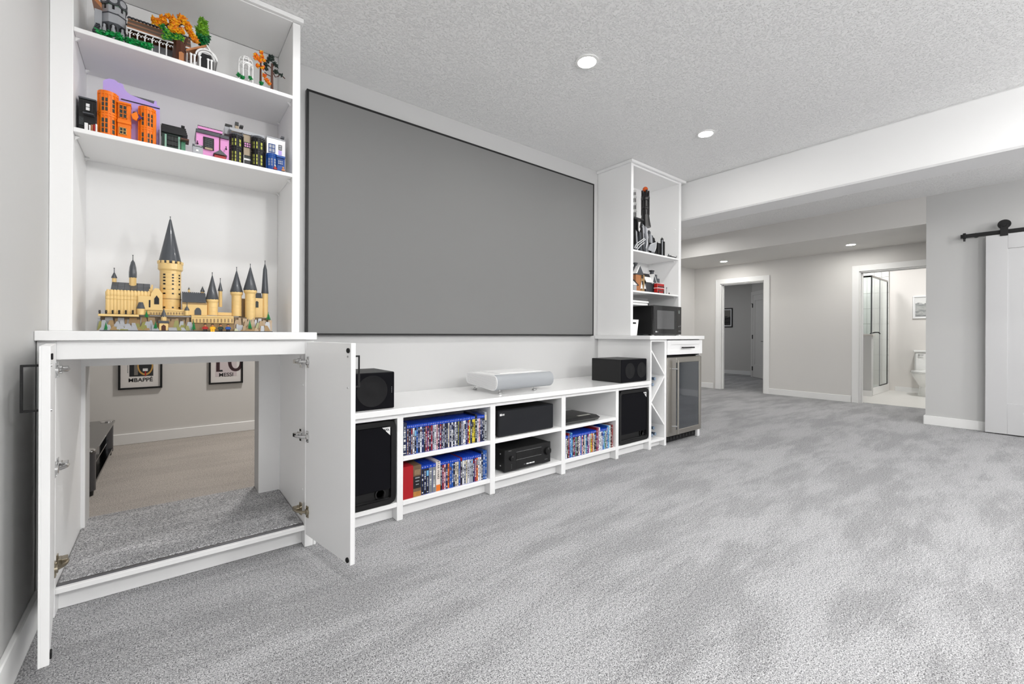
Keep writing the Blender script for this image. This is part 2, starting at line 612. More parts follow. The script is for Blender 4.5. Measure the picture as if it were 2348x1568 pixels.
def toilet(x, y):
    """faces -x, its back against the wall at x"""
    t = thing('toilet', 'white two piece toilet against the bathroom wall', 'toilet', (x - .35, y, 0))
    def ov(cx, cz, a, b, n=20):
        return [(cx + a * math.cos(2 * math.pi * i / n), y + b * math.sin(2 * math.pi * i / n), cz) for i in range(n)]
    MB().loft([ov(x - .33, 0.002, .20, .105), ov(x - .33, .03, .195, .10), ov(x - .35, .14, .17, .085), ov(x - .38, .25, .22, .14), ov(x - .40, .32, .255, .165), ov(x - .40, .345, .26, .17)]).build('bowl', CERAM, t)
    MB().loft([ov(x - .41, .348, .262, .172), ov(x - .41, .362, .262, .172)]).build('seat', CERAM, t)
    MB().loft([ov(x - .41, .366, .262, .172), ov(x - .41, .382, .255, .168)]).build('lid', CERAM, t)
    MB().box(x - .18, x - .012, y - .17, y + .17, .36, .655, 0, .02).build('tank', CERAM, t)
    MB().box(x - .195, x - .008, y - .182, y + .182, .655, .69, 0, .008).build('tank_lid', CERAM, t)
    g = MB().lathe([(.012, 0), (.012, -.02)], (x - .18, y + .115, .615), 'x', 10)
    g.box(x - .206, x - .196, y + .06, y + .125, .61, .62, 0, .002)
    g.build('flush_lever', CHROME, t)
toilet(BX, 1.19)

def art(name, label, wall, a0, a1, z0, z1, normal, fm, picm, fw, mw_, hill=True):
    """framed picture on a wall plane x=wall (normal -x)"""
    t = thing(name, label, 'picture', (wall, (a0 + a1) / 2, z0))
    g = MB()
    d = .022
    g.box(wall - d, wall - .001, a0, a1, z0, z0 + fw, 0, .001)
    g.box(wall - d, wall - .001, a0, a1, z1 - fw, z1, 0, .001)
    g.box(wall - d, wall - .001, a0, a0 + fw, z0 + fw, z1 - fw, 0, .001)
    g.box(wall - d, wall - .001, a1 - fw, a1, z0 + fw, z1 - fw, 0, .001)
    g.build('frame', fm, t)
    MB().box(wall - .010, wall - .002, a0 + fw, a1 - fw, z0 + fw, z1 - fw).build('mat_board', LABELW, t)
    MB().box(wall - .012, wall - .0101, a0 + fw + mw_, a1 - fw - mw_, z0 + fw + mw_, z1 - fw - mw_).build('print', picm, t)
    return t

def landscape(name, top, mid, low, split, z0, z1):
    """a grey landscape print: sky over dark wavy land"""
    m = bpy.data.materials.new(name)
    m.use_nodes = True
    nt = m.node_tree
    L = nt.links.new
    b = nt.nodes['Principled BSDF']
    b.inputs['Roughness'].default_value = .5
    tc = nt.nodes.new('ShaderNodeTexCoord')
    sp = nt.nodes.new('ShaderNodeSeparateXYZ')
    L(tc.outputs['Generated'], sp.inputs[0])
    mp = nt.nodes.new('ShaderNodeMapping')
    mp.inputs['Scale'].default_value = (1, 3, 9)
    L(tc.outputs['Generated'], mp.inputs[0])
    n = nt.nodes.new('ShaderNodeTexNoise')
    n.inputs['Scale'].default_value = 1.6
    n.inputs['Detail'].default_value = 6
    L(mp.outputs[0], n.inputs[0])
    ad = nt.nodes.new('ShaderNodeMath')
    ad.operation = 'MULTIPLY_ADD'
    ad.inputs[1].default_value = .5
    ad.inputs[2].default_value = -.25
    L(n.outputs['Fac'], ad.inputs[0])
    a2 = nt.nodes.new('ShaderNodeMath')
    L(ad.outputs[0], a2.inputs[0])
    L(sp.outputs['Z'], a2.inputs[1])
    r = nt.nodes.new('ShaderNodeValToRGB')
    e = r.color_ramp.elements
    e[0].position, e[0].color = .05, lin(mid)
    e[1].position, e[1].color = 1, lin(top)
    for p, c in ((.2, low), (.3, mid), (.42, low), (split, mid), (split + .03, top)):
        q = e.new(p)
        q.color = lin(c)
    L(a2.outputs[0], r.inputs[0])
    L(r.outputs[0], b.inputs['Base Color'])
    return m
art('framed_picture', 'white framed grey mountain sketch above the toilet', BX, 1.02, 1.405, 1.195, 1.555, -1, WPLAST,
    landscape('mountain_print', '#e4e4e2', '#8d8f8f', '#b9bab8', .68, 0, 1), .018, .012)
art('framed_picture', 'black framed dark landscape photograph on the bedroom wall', 10.40, 4.686, 5.25, 1.10, 1.552, -1, BLACK,
    landscape('dark_land_print', '#77756f', '#3b3a38', '#191817', .55, 0, 1), .02, .028)

# ------------------------------------------------------------------ downlights
def downlight(x, y, z, label):
    t = thing('recessed_light', label, 'light', (x, y, z), 'recessed ceiling lights')
    g = MB().lathe([(.046, 0), (.062, 0), (.062, -.004), (.048, -.006)], (x, y, z), 'z', 28, caps=False, closed=True)
    g.build('trim_ring', TRIM, t)
    MB().lathe([(.047, -.001), (.047, -.004), (.001, -.005)], (x, y, z), 'z', 28).build('lens', EMIT, t)
downlight(*MAIN_LIGHTS[0], CEIL, 'larger round lit downlight in the ceiling before the screen')
downlight(*MAIN_LIGHTS[1], CEIL, 'round lit downlight in the main ceiling beside the beam')
downlight(*LOW_LIGHTS[0], LOW, 'small lit downlight in the low soffit before the bedroom doorway')
downlight(*LOW_LIGHTS[1], LOW, 'lit downlight in the low soffit before the bathroom doorway')

# ------------------------------------------------------------------ barn door
bd = thing('barn_door', 'white sliding barn door with recessed panel hanging from a black rail', 'door', (6.06, -.1, 0))
g = MB()
g.box(6.066, 6.088, -.62, .392, .01, 1.862, 0, .002)
for (y0, y1, z0, z1) in ((.254, .392, .01, 1.862), (-.62, -.48, .01, 1.862), (-.48, .254, 1.726, 1.862), (-.48, .254, .01, .294)):
    g.box(6.055, 6.068, y0, y1, z0, z1, 0, .002)
g.build('panel', mat('barn_door_paint', '#cbcbcc', .4), bd)
for yy in (.277, -.5):
    g = MB().lathe([(.012, -.012), (.042, -.012), (.044, 0), (.042, .012), (.012, .012)], (6.075, yy, 1.955), 'x', 24)
    g.build('wheel', BLACK, bd)
    g = MB().box(6.046, 6.056, yy - .025, yy + .025, 1.845, 1.955, 0, .002)
    g.lathe([(.014, 0), (.014, -.012)], (6.048, yy, 1.945), 'x', 10)
    g.build('strap', BLACK, bd)
rl = thing('door_rail', 'black steel sliding rail on the right wall above the white barn door', 'rail', (6.1, 0, 1.87))
MB().box(6.092, 6.106, -1.9, .562, 1.872, 1.908, 0, .001).build('bar', BLACK, rl)
for yy in (.46, -.3, -1.1):
    MB().lathe([(.02, 0), (.02, -.055)], (6.15, yy, 1.89), 'x', 12).build('spacer', BLACK, rl)
MB().box(6.078, 6.104, .525, .545, 1.862, 1.918, 0, .002).lathe([(.008, 0), (.008, -.025)], (6.09, .535, 1.865), 'z', 8).build('end_stop', BLACK, rl)

# ------------------------------------------------------------------ left base cabinet with open doors
Y0 = 1.988
cb = thing('base_cabinet', 'white open base cabinet framing a carpeted crawl through to the next room', 'cabinet', (.09, 2.25, 0))
bx('side_panel', WHITE, cb, -.318, -.2755, Y0, MW - .012, .07, .886)
bx('side_panel', WHITE, cb, .463, .4965, Y0, MW - .002, 0.001, .886)
bx('toe_post', WHITE, cb, -.30, -.276, Y0, 2.06, 0.001, .0705)
bx('top_rail', WHITE, cb, -.2755, .463, Y0, Y0 + .02, .8256, .886)
bx('bottom_rail', WHITE, cb, -.2755, .463, Y0, Y0 + .022, .0737, .0916)
bx('toe_kick', WHITE, cb, -.276, .463, 2.042, 2.056, 0.001, .0737)
bx('bottom_panel', WHITE, cb, -.2755, .463, Y0 + .022, MW - .001, .074, .088)
g = MB()
g.box(-.2755, OX0, MW - .014, MW - .001, .088, .886)
g.box(OX1, .463, MW - .014, MW - .001, .088, .886)
g.box(OX0, OX1, MW - .014, MW - .001, OZ1 - .004, .886)
g.build('back_panel', WHITE, cb)
bx('soffit_panel', WHITE, cb, -.2755, .463, Y0 + .02, MW - .014, .872, .886)
bx('carpet_lining', CARPET, cb, -.274, .4615, Y0 + .03, MB_ - .003, .0885, .1005, .004, label='grey carpet on the cabinet floor')
bx('edge_strip', mat('edge_metal', '#6b6b6d', .35, .8), cb, -.274, .4615, Y0 + .016, Y0 + .03, .0885, .0975, .001)
for z in (.24, .69): MB().lathe([(.006, 0), (.004, -.003)], (.463, 2.02, z), 'x', 8).build('screw_cap', WPLAST, cb)

def hinge(door, M, z, flip):
    """soft-close hinge in door coordinates: x along door from the hinge edge, y towards the cabinet interior, z up"""
    g = MB(M)
    g.box(.008, .030, 0, .003, z - .024, z + .024, 0, .001)           # cup plate on the door
    g.lathe([(.013, 0), (.013, .007), (.009, .009)], (.020, 0, z), 'y', 14)
    g.tube([(.018, .006, z), (.006, .018, z), (-.012, .026, z), (-.034, .028, z)], .0055, 8)
    g.box(-.060, -.022, .014, .030, z - .008, z + .010, 0, .002)        # arm housing
    g.box(-.052, -.018, .006, .016, z - .013, z + .014, 0, .002)
    g.box(-.046, -.026, .002, .008, z - .026, z + .026, 0, .001)       # mounting plate on the cabinet side
    for s in (-1, 1):
        g.lathe([(.003, 0), (.003, .005)], (.018, 0, z + s * .019), 'y', 8)
    return g.build('hinge', [NICKEL if z < .3 else CHROME], door)

def cab_door(side):
    if side == 'R':
        p0, p1, th = Vector((.4609, 1.9655)), Vector((.5258, 1.5955)), .0185
        lab = 'open right door'
    else:
        p0, p1, th = Vector((-.2755, 1.981)), Vector((-.2300, 1.592)), .0205
        lab = 'open left door seen edge on'
    u = (p1 - p0)
    ln = u.length
    u.normalize()
    n = Vector((-u.y, u.x))            # left of travel: towards +x for a door running to -y
    if side == 'R': n_out = n if n.x > 0 else -n
    else: n_out = n if n.x < 0 else -n
    # local frame: x = u, y = inwards (opposite of outward), z up
    yi = -n_out
    M = Matrix(((u.x, yi.x, 0, p0.x), (u.y, yi.y, 0, p0.y), (0, 0, 1, 0), (0, 0, 0, 1)))
    g = MB(M)
    z0, z1 = .066, .8785
    g.box(0, ln, -th + .004, 0, z0, z1, 0, .001)
    fr = .062                         # shaker frame on the outer face
    for (a, b, c, d) in ((0, fr, z0, z1), (ln - fr, ln, z0, z1), (fr, ln - fr, z0, z0 + fr), (fr, ln - fr, z1 - fr, z1)):
        g.box(a, b, -th, -th + .0045, c, d, 0, .0008)
    dr = g.build('door', WHITE, cb, label=lab)
    hx = ln - .031
    h = MB(M)
    h.box(hx - .003, hx + .003, -th - .0012, -th, .689, .856, 0, .0004)
    for z in (.7135, .8285):
        h.box(hx - .003, hx + .003, -th - .030, -th, z - .003, z + .003, 0, .0006)
    h.box(hx - .003, hx + .003, -th - .033, -th - .0275, .7105, .8315, 0, .001)
    h.build('handle', BLACK, dr)
    for z in (.166, .4805, .793):
        hinge(dr, M, z, side)
    for z in (.082, .851):
        if side == 'R':
            MB(M).lathe([(.0095, 0), (.0095, .004), (.007, .006)], (ln - .018, 0, z), 'y', 14).build('bumper', BLACKM, dr)
        else:
            MB(M).box(ln - .034, ln - .012, 0, .004, z - .008, z + .008, 0, .001).build('bumper', BLACKM, dr)
    for z in (.7135, .8285):
        MB(M).lathe([(.004, 0), (.0035, .0025)], (hx + .010, 0, z), 'y', 10).build('screw_head', CHROME, dr)
cab_door('R')
cab_door('L')

ct = MB().box(-.3195, .503, 1.963, MW - .001, .887, .918, 0, .002).build('countertop', CTOP, None, (.09, 2.2, .887))
tag(ct, 'white countertop carrying the toy castle, above the open cabinet', 'countertop')

# ------------------------------------------------------------------ left upper bookcase
UY, UB = 2.170, 2.500
ub = thing('bookcase', 'tall white open bookcase with two shelves of toy buildings above a toy castle', 'bookcase', (.08, 2.35, .918))
bx('stile', WHITE, ub, -.3195, -.2612, UY, UY + .02, .9185, CEIL - .024, label='wide left stile')
bx('side_panel', WHITE, ub, -.281, -.2614, UY + .02, UB, .9185, CEIL - .024)
bx('side_panel', WHITE, ub, .4466, .4784, UY, MW - .001, .9185, CEIL - .024)
bx('back_panel', WHITE, ub, -.281, .4466, UB, MW - .002, .9185, CEIL - .024)
bx('top_panel', WHITE, ub, -.2612, .4466, UY + .002, UB, 2.3365, 2.352)
bx('shelf', WHITE, ub, -.2610, .4464, UY, UB, 1.984, 2.000)
bx('shelf', WHITE, ub, -.2610, .4464, UY, UB, 1.627, 1.6435)
g = MB().box(-.3195, .489, UY - .018, MW - .001, 2.339, CEIL - .001, 0, .002)
g.build('crown', WHITE, ub)
for z in (1.984, 1.627):
    for y in (UY + .045, UB - .04):
        for x, s in ((-.2610, 1), (.4464, -1)):
            MB().prism([(x, z - .001), (x + s * .014, z - .001), (x, z - .016)], 'y', y - .004, y + .004).build('shelf_support', WPLAST, ub)

# ------------------------------------------------------------------ media console
CZ0, CZ1 = .523, .5515
mc = thing('media_console', 'long low white open media console with five bays under the screen', 'media console', (1.75, 2.25, 0))
DIV = [(.4975, .5085), (.8784, .9102), (1.4364, 1.4725), (2.0072, 2.0453), (2.5671, 2.6002), (2.983, 3.0138)]
for (a, b) in DIV[1:-1] + [DIV[0]]:
    bx('divider', WHITE, mc, a, b, Y0, 2.51, .001, CZ0 - .0005)
bx('divider', WHITE, mc, 2.983, 2.9985, Y0, 2.51, .001, CZ0 - .0005)
bx('back_panel', WHITE, mc, .4975, 2.9985, 2.51, MW - .001, .001, CZ0 - .0005)
bays = [(.5085, .8784), (.9102, 1.4364), (1.4725, 2.0072), (2.0453, 2.5671), (2.6002, 2.983)]
for i, (a, b) in enumerate(bays):
    bx('bottom_panel', WHITE, mc, a, b, Y0, 2.51, .0695, .092)
    bx('toe_kick', WHITE, mc, a, b, 2.04, 2.052, .001, .0695)
    bx('top_rail', WHITE, mc, a, b, Y0, Y0 + .02, .501, CZ0 - .0005)
    if i in (1, 2, 3):
        bx('shelf', WHITE, mc, a, b, Y0, 2.51, .287, .309)
cc = MB().box(.4975, 2.984, 1.968, MW - .001, CZ0, CZ1, 0, .002).build('countertop', CTOP, None, (1.75, 2.2, CZ0))
tag(cc, 'long low white countertop under the projector and two black speakers', 'countertop')

# ------------------------------------------------------------------ projection screen
ps = thing('projection_screen', 'large grey projection screen in a thin black frame on the media wall', 'screen', (1.75, 2.5, .903))
X0, X1, Z0, Z1, SY0, SY1 = .583, 2.910, .903, 2.226, 2.4955, 2.524
fw = .011
for (a, b, c, d) in ((X0, X0 + fw, Z0, Z1), (X1 - fw, X1, Z0, Z1), (X0 + fw, X1 - fw, Z0, Z0 + fw), (X0 + fw, X1 - fw, Z1 - fw, Z1)):
    bx('frame_bar', BLACK, ps, a, b, SY0, SY1, c, d, .001)
bx('fabric', SCREENM, ps, X0 + fw, X1 - fw, SY0 + .004, SY1 - .004, Z0 + fw, Z1 - fw, 0)

# ------------------------------------------------------------------ right unit
RX = 3.7975
rb = thing('bar_cabinet', 'white bar cabinet with zigzag wine rack and drawer over the fridge', 'cabinet', (3.4, 2.25, 0))
bx('side_panel', WHITE, rb, 2.9995, 3.0165, Y0, MW - .001, .001, .875)
bx('side_panel', WHITE, rb, 3.2005, 3.2295, Y0, MW - .001, .001, .875)
bx('side_panel', WHITE, rb, 3.787, RX, Y0 + .015, MW - .001, .001, .875)
bx('back_panel', WHITE, rb, 3.0165, 3.787, 2.512, MW - .001, .001, .875)
bx('top_rail', WHITE, rb, 3.0165, 3.2005, Y0, Y0 + .02, .858, .875)
bx('shelf', WHITE, rb, 3.0165, 3.2005, Y0, 2.512, .05, .069)
bx('toe_kick', WHITE, rb, 3.0165, 3.2005, 2.035, 2.047, .001, .05)
t = .0085
for (xa, za, xb, zb) in ((3.0165, .787, 3.2005, .588), (3.2005, .573, 3.0165, .381), (3.0165, .368, 3.2005, .178)):
    MB().prism([(xa, za - t), (xb, zb - t), (xb, zb + t), (xa, za + t)], 'y', Y0 + .001, 2.51).build('rack_board', WHITE, rb)
g = MB()
g.box(3.2325, 3.7955, Y0 - .001, Y0 + .015, .7475, .868, 0, .001)
for (a, b, c, d) in ((3.2325, 3.283, .7475, .868), (3.745, 3.7955, .7475, .868), (3.283, 3.745, .7475, .784), (3.283, 3.745, .832, .868)):
    g.box(a, b, Y0 - .008, Y0, c, d, 0, .0008)
dw = g.build('drawer', WHITE, rb)
g = MB().box(3.4376, 3.62, Y0 - .034, Y0 - .024, .7995, .811, 0, .002)
for x in (3.455, 3.602): g.box(x - .005, x + .005, Y0 - .026, Y0 - .007, .8, .8105)
g.build('handle', BLACK, dw)
rc = MB().box(2.957, 3.80 + .003, 1.963, MW - .001, .876, .9065, 0, .002).build('countertop', CTOP, None, (3.38, 2.2, .876))
tag(rc, 'white countertop under the microwave, over wine rack and fridge', 'countertop')

fr = thing('beverage_fridge', 'stainless steel undercounter fridge with dark glass door and bar handle', 'fridge', (3.51, 2.2, 0))
bx('body', BLACKM, fr, 3.236, 3.782, Y0 + .03, 2.49, .012, .738)
FY = Y0 - .008
g = MB()
for (a, b, c, d) in ((3.2335, 3.366, .067, .7255), (3.745, 3.785, .067, .7255), (3.366, 3.745, .067, .110), (3.366, 3.745, .6775, .7255)):
    g.box(a, b, FY, FY + .035, c, d, 0, .004)
fd = g.build('door', STEEL, fr)
bx('glass', DGLASS, fd, 3.366, 3.745, FY + .006, FY + .03, .110, .6775, 0)
g = MB().tube([(3.335, FY - .035, .085), (3.335, FY - .035, .70)], .0075, 12)
g.build('handle', STEEL, fd)
g = MB()
for z in (.15, .63): g.tube([(3.30, FY + .002, z), (3.335, FY - .035, z)], .006, 8)
g.build('handle_post', CHROME, fd)
bx('top_hinge', CHROME, fr, 3.70, 3.77, FY + .008, FY + .03, .7265, .735)
bx('grille', BLACKM, fr, 3.236, 3.735, Y0 + .022, Y0 + .035, .014, .062)
g = MB()
for i in range(9): g.box(3.26 + i * .05, 3.295 + i * .05, Y0 + .018, Y0 + .023, .025, .05)
g.build('grille_bar', BLACK, fr)
bx('foot', WPLAST, fr, 3.742, 3.772, Y0 + .004, Y0 + .03, .0015, .062)
g = MB()
for i in range(3): g.box(3.40, 3.74, 2.05, 2.4, .2 + i * .15, .205 + i * .15)
g.build('rack', CHROME, fr)

ru = thing('bookcase', 'narrow white open bookcase with toy towers and snowy houses over the microwave', 'bookcase', (3.38, 2.35, .9065))
bx('side_panel', WHITE, ru, 2.9905, 3.0215, UY, MW - .001, .907, CEIL - .024)
bx('side_panel', WHITE, ru, 3.722, 3.7605, UY, MW - .001, .907, CEIL - .024)
bx('back_panel', WHITE, ru, 3.0215, 3.722, UB, MW - .002, .907, CEIL - .024)
bx('top_panel', WHITE, ru, 3.0215, 3.722, UY + .002, UB, 2.318, 2.335)
bx('shelf', WHITE, ru, 3.022, 3.7215, UY + .004, UB, 1.610, 1.6245)
bx('shelf', WHITE, ru, 3.022, 3.7215, UY + .004, UB, 1.270, 1.2845)
MB().box(2.975, 3.815, UY - .018, MW - .001, 2.337, CEIL - .001, 0, .002).build('crown', WHITE, ru)
for z in (1.61, 1.27):
    for y in (UY + .05, UB - .04):
        MB().prism([(3.7215, z - .001), (3.708, z - .001), (3.7215, z - .015)], 'y', y - .004, y + .004).build('shelf_support', WPLAST, ru)
MB().lathe([(.005, 0), (.003, -.006)], (3.722, 2.21, 1.90), 'x', 8).build('shelf_support', WPLAST, ru)

# ================================================================== things on the console
C0 = CZ1 + .0006
def cone_face(g, x, y, z, r, m=0):
    """speaker driver seen through the cloth: ring, cone and dust cap on a face with normal -y"""
    g.lathe([(r, 0), (r * .985, -.0016), (r * .95, -.0016), (r * .92, -.0003), (r * .35, -.0004), (r * .3, -.0012), (.0001, -.002)], (x, y, z), 'y', 36, m, caps=False)

CONE = mat('speaker_cone', '#0d0d10', .85, bump=(1500, .3, .0008))
CAB = mat('black_ash_cabinet', '#0f0f10', .45, bump=(60, .05, .0006))
def speaker(name, label, x0, x1, y0, y1, z0, z1, cones, r):
    t = thing(name, label, 'speaker', ((x0 + x1) / 2, (y0 + y1) / 2, z0))
    MB().box(x0, x1, y0 + .006, y1, z0, z1, 0, .003).build('cabinet', CAB, t)
    MB().box(x0 + .002, x1 - .002, y0, y0 + .006, z0 + .002, z1 - .002, 0, .002).build('front', GRILLE, t)
    for cx in cones:
        g = MB()
        cone_face(g, cx, y0 - .0005, (z0 + z1) / 2, r)
        g.build('driver', CONE, t)
    return t
s1 = speaker('speaker', 'black box speaker with one round driver beside the open cabinet door', .650, .8735, 2.009, 2.275, C0, .7281, [.762], .0745)
g = MB()
for i in range(4): g.box(.857, .8595, 2.0085, 2.009, .628 + i * .008, .632 + i * .008)
g.build('badge', GREYM, s1)
speaker('speaker', 'wide black speaker with two drivers at the fridge end of the console', 2.642, 2.968, 2.0, 2.285, C0, .7265, [2.751, 2.8985], .060)

# projector
pj = thing('projector', 'white short throw projector with a grey cloth front on small round feet', 'projector', (1.76, 2.2, C0))
def prof(x, inset=0.0):
    ya, yb, za, zb = 2.050 + inset, 2.385 - inset, .5735 + inset, .667 - inset
    pts = []
    for (cy, cz, r, a0, a1) in ((ya + .047, za + .047, .047, 180, 270), (yb - .03, za + .05, .03, 270, 360), (yb - .025, zb - .025, .025, 0, 90), (ya + .040, zb - .040, .040, 90, 180)):
        for i in range(7):
            a = math.radians(a0 + (a1 - a0) * i / 6)
            pts.append((x, cy + r * math.cos(a), cz + r * math.sin(a)))
    return pts
PJW = mat('projector_white', '#ececec', .35)
PJG = mat('projector_cloth', '#a2a5a9', .85, bump=(700, .2, .0006))
PJM = mat('projector_mesh', '#dcdce0', .6)
MB().loft([prof(1.5285), prof(1.531), prof(1.994), prof(1.999, .006)]).build('body', PJW, pj)
# the cloth wraps the rounded front
cl = []
for x in (1.533, 1.990):
    ring = []
    for i in range(13):
        a = math.radians(262 - i * 150 / 12)
        ring.append((a, x))
    cl.append(ring)
g = MB()
vs = []
for x in (1.533, 1.992):
    p = prof(x)
    front = [p[i] for i in (5, 4, 3, 2, 1, 0, 27, 26, 25, 24, 23, 22, 21)]
    for q in front: vs.append((q[0], q[1] - .0015, q[2] + (.0008 if q[2] > .62 else -.0008)))
n = 13
g.add(vs, [[i, i + 1, n + i + 1, n + i] for i in range(n - 1)])
g.build('front_cloth', PJG, pj)
g = MB()
for iy in range(46):
    for iz in range(12):
        y, z = 2.066 + iy * .0067 + (iz % 2) * .00335, .584 + iz * .0066
        if y < 2.372:
            g.add([(1.5279, y - .0017, z), (1.5279, y, z + .0017), (1.5279, y + .0017, z), (1.5279, y, z - .0017)], [(0, 1, 2, 3)])
vent = g.build('vent_mesh', mat('vent_hole', '#9c9ca2', .8), pj, smooth=None)
vent['kind'] = 'stuff'
MB().box(1.62, 1.97, 2.14, 2.372, .6665, .6705, 0, .003).build('top_plate', PJW, pj)
for (x, y) in ((1.575, 2.085), (1.855, 2.085), (1.575, 2.355), (1.95, 2.355)):
    MB().lathe([(.013, C0 + .0002), (.016, C0 + .004), (.015, C0 + .010), (.006, C0 + .013), (.005, .578)], (x, y, 0), 'z', 16).build('foot', CHROME, pj)

# subwoofers
def rrect(x0, x1, z0, z1, r, y, n=6):
    pts = []
    for (cx, cz, a0) in ((x1 - r, z1 - r, 0), (x0 + r, z1 - r, 90), (x0 + r, z0 + r, 180), (x1 - r, z0 + r, 270)):
        for i in range(n + 1):
            a = math.radians(a0 + 90 * i / n)
            pts.append((cx + r * math.cos(a), y, cz + r * math.sin(a)))
    return pts
SUBF = mat('subwoofer_frame', '#0d0d0e', .35)
def subwoofer(label, x0, x1, z0, z1):
    y = 1.985
    t = thing('subwoofer', label, 'subwoofer', ((x0 + x1) / 2, 2.2, z0))
    MB().loft([rrect(x0, x1, z0, z1, .035, y + .02), rrect(x0, x1, z0, z1, .035, 2.42)]).build('cabinet', CAB, t)
    fr_ = .026
    o0, o1 = rrect(x0, x1, z0, z1, .035, y + .02), rrect(x0 + .003, x1 - .003, z0 + .003, z1 - .003, .034, y)
    i1, i0 = rrect(x0 + fr_, x1 - fr_, z0 + fr_, z1 - fr_, .016, y + .002), rrect(x0 + fr_ + .003, x1 - fr_ - .003, z0 + fr_ + .003, z1 - fr_ - .003, .015, y + .019)
    MB().loft([o0, o1, i1, i0], 0, caps=False).build('front_frame', SUBF, t)
    zs = z0 + .074
    MB().box(x0 + fr_ + .001, x1 - fr_ - .001, y + .006, y + .012, zs, z1 - fr_ - .002, 0, .003).build('grille', GRILLE, t)
    g = MB().box(x0 + fr_ + .006, x1 - fr_ - .006, y + .004, y + .0195, z0 + fr_ + .002, z0 + fr_ + .008)
    g.build('slot_floor', GLOSSB, t)
    MB().lathe([(.028, 0), (.026, -.006), (.02, -.007), (.016, 0)], (x1 - .075, y + .0195, z0 + .055), 'y', 22).build('port', GLOSSB, t)
    c = .040
    bx1, bz1 = x1 - fr_ - .005, z1 - fr_ - .006
    bg = MB().add([(bx1, y + .0045, bz1), (bx1 - c, y + .0045, bz1), (bx1, y + .0045, bz1 - c), (bx1, y + .006, bz1), (bx1 - c, y + .006, bz1), (bx1, y + .006, bz1 - c)],
                  [(0, 1, 2), (3, 5, 4), (0, 1, 4, 3), (1, 2, 5, 4), (2, 0, 3, 5)]).build('badge', LABELW, t)
    g = MB()
    for i in range(3):
        q = .009 + i * .008
        g.prism([(bx1 - q - .006, bz1 - .006), (bx1 - q - .002, bz1 - .006), (bx1 - q + .004, bz1 - .017), (bx1 - q, bz1 - .017)], 'y', y + .0038, y + .0045)
    g.build('mark', BLACK, bg)
subwoofer('black subwoofer with rounded frame in the bay behind the open cabinet door', .512, .8745, .0926, .497)
subwoofer('black subwoofer with rounded frame in the bay next to the wine rack', 2.6035, 2.9795, .0926, .497)

# amplifier and receiver
am_ = thing('power_amplifier', 'plain black power amplifier on the shelf above the receiver', 'amplifier', (1.73, 2.2, .3095))
MB().box(1.5105, 1.951, 2.02, 2.42, .3165, .466, 0, .003).build('case', CAB, am_)
MB().box(1.508, 1.9525, 2.006, 2.02, .312, .467, 0, .006).build('front_panel', mat('blue_black_panel', '#12141a', .35), am_)
for (x, y) in ((1.54, 2.05), (1.92, 2.05), (1.54, 2.38), (1.92, 2.38)):
    MB().lathe([(.014, 0), (.014, .0075)], (x, y, .3095), 'z', 12).build('foot', BLACKM, am_)
bg = bx('badge', LABELW, am_, 1.517, 1.532, 2.0048, 2.006, .4355, .448, 0)
g = MB()
for i, x in enumerate((1.5355, 1.541, 1.5465)): g.box(x, x + .0042, 2.0048, 2.006, .4365, .446)
g.build('lettering', LABELW, am_)

av_ = thing('receiver', 'black audio receiver with two round knobs under the plain amplifier', 'receiver', (1.74, 2.2, .0926))
MB().box(1.556, 1.922, 2.016, 2.36, .1035, .2265, 0, .002).build('case', CAB, av_)
RF = mat('receiver_front', '#1a1a1b', .38)
MB().box(1.5535, 1.9245, 2.0045, 2.016, .1005, .228, 0, .002).build('front_panel', RF, av_)
MB().box(1.640, 1.8435, 2.0025, 2.0045, .1605, .205, 0, .0005).build('display', GLOSSB, av_)
MB().box(1.640, 1.8435, 2.0035, 2.0045, .102, .1575, 0, .0005).build('flap', RF, av_)
LN = mat('silver_line', '#9a9a9a', .4, .5)
for z in (.2055, .159, .1015):
    bx('trim_line', LN, av_, 1.640, 1.8435, 2.0018, 2.0036, z, z + .0014, 0)
for (x, z, r) in ((1.603, .177, .0165), (1.8945, .174, .0245)):
    g = MB().lathe([(r, 0), (r, -.010), (r * .94, -.014), (r * .8, -.015), (.0001, -.0145)], (x, 2.0045, z), 'y', 28)
    k = g.build('knob', BLACK, av_)
    MB().box(x - .001, x + .001, 2.0045 - .0153, 2.0045 - .0145, z + r * .4, z + r * .85).build('pointer', LN, k)
g = MB()
g.box(1.7, 1.716, 2.0027, 2.0036, .1225, .1245)
g.build('input_socket', LN, av_)
for i in range(3): bx('input_label', LABELW, av_, 1.7205 + i * .023, 1.7405 + i * .023, 2.0027, 2.0036, .1195, .1265, .0003)
for i in range(4): bx('button', LN, av_, 1.604, 1.607, 2.0035, 2.0046, .145 - .006 - i * .0075, .142 - .0045 - i * .0075, 0)
g = MB()
for i in range(5): g.box(1.582 + i * .0045, 1.5853 + i * .0045, 2.0038, 2.0046, .2195, .2225)
g.build('lettering', LN, av_)
g = MB()
for i in range(6): g.box(1.874 + i * .0042, 1.877 + i * .0042, 2.0038, 2.0046, .1205, .123)
g.build('lettering', LN, av_)
for (y, z) in ((2.05, .2), (2.05, .13)):
    MB().lathe([(.0045, 0), (.0035, -.002)], (1.556, y, z), 'x', 10).build('screw', CHROME, av_)
for (x, y) in ((1.585, 2.04), (1.895, 2.04), (1.585, 2.32), (1.895, 2.32)):
    MB().lathe([(.014, 0), (.014, .011)], (x, y, .0926), 'z', 12).build('foot', BLACKM, av_)

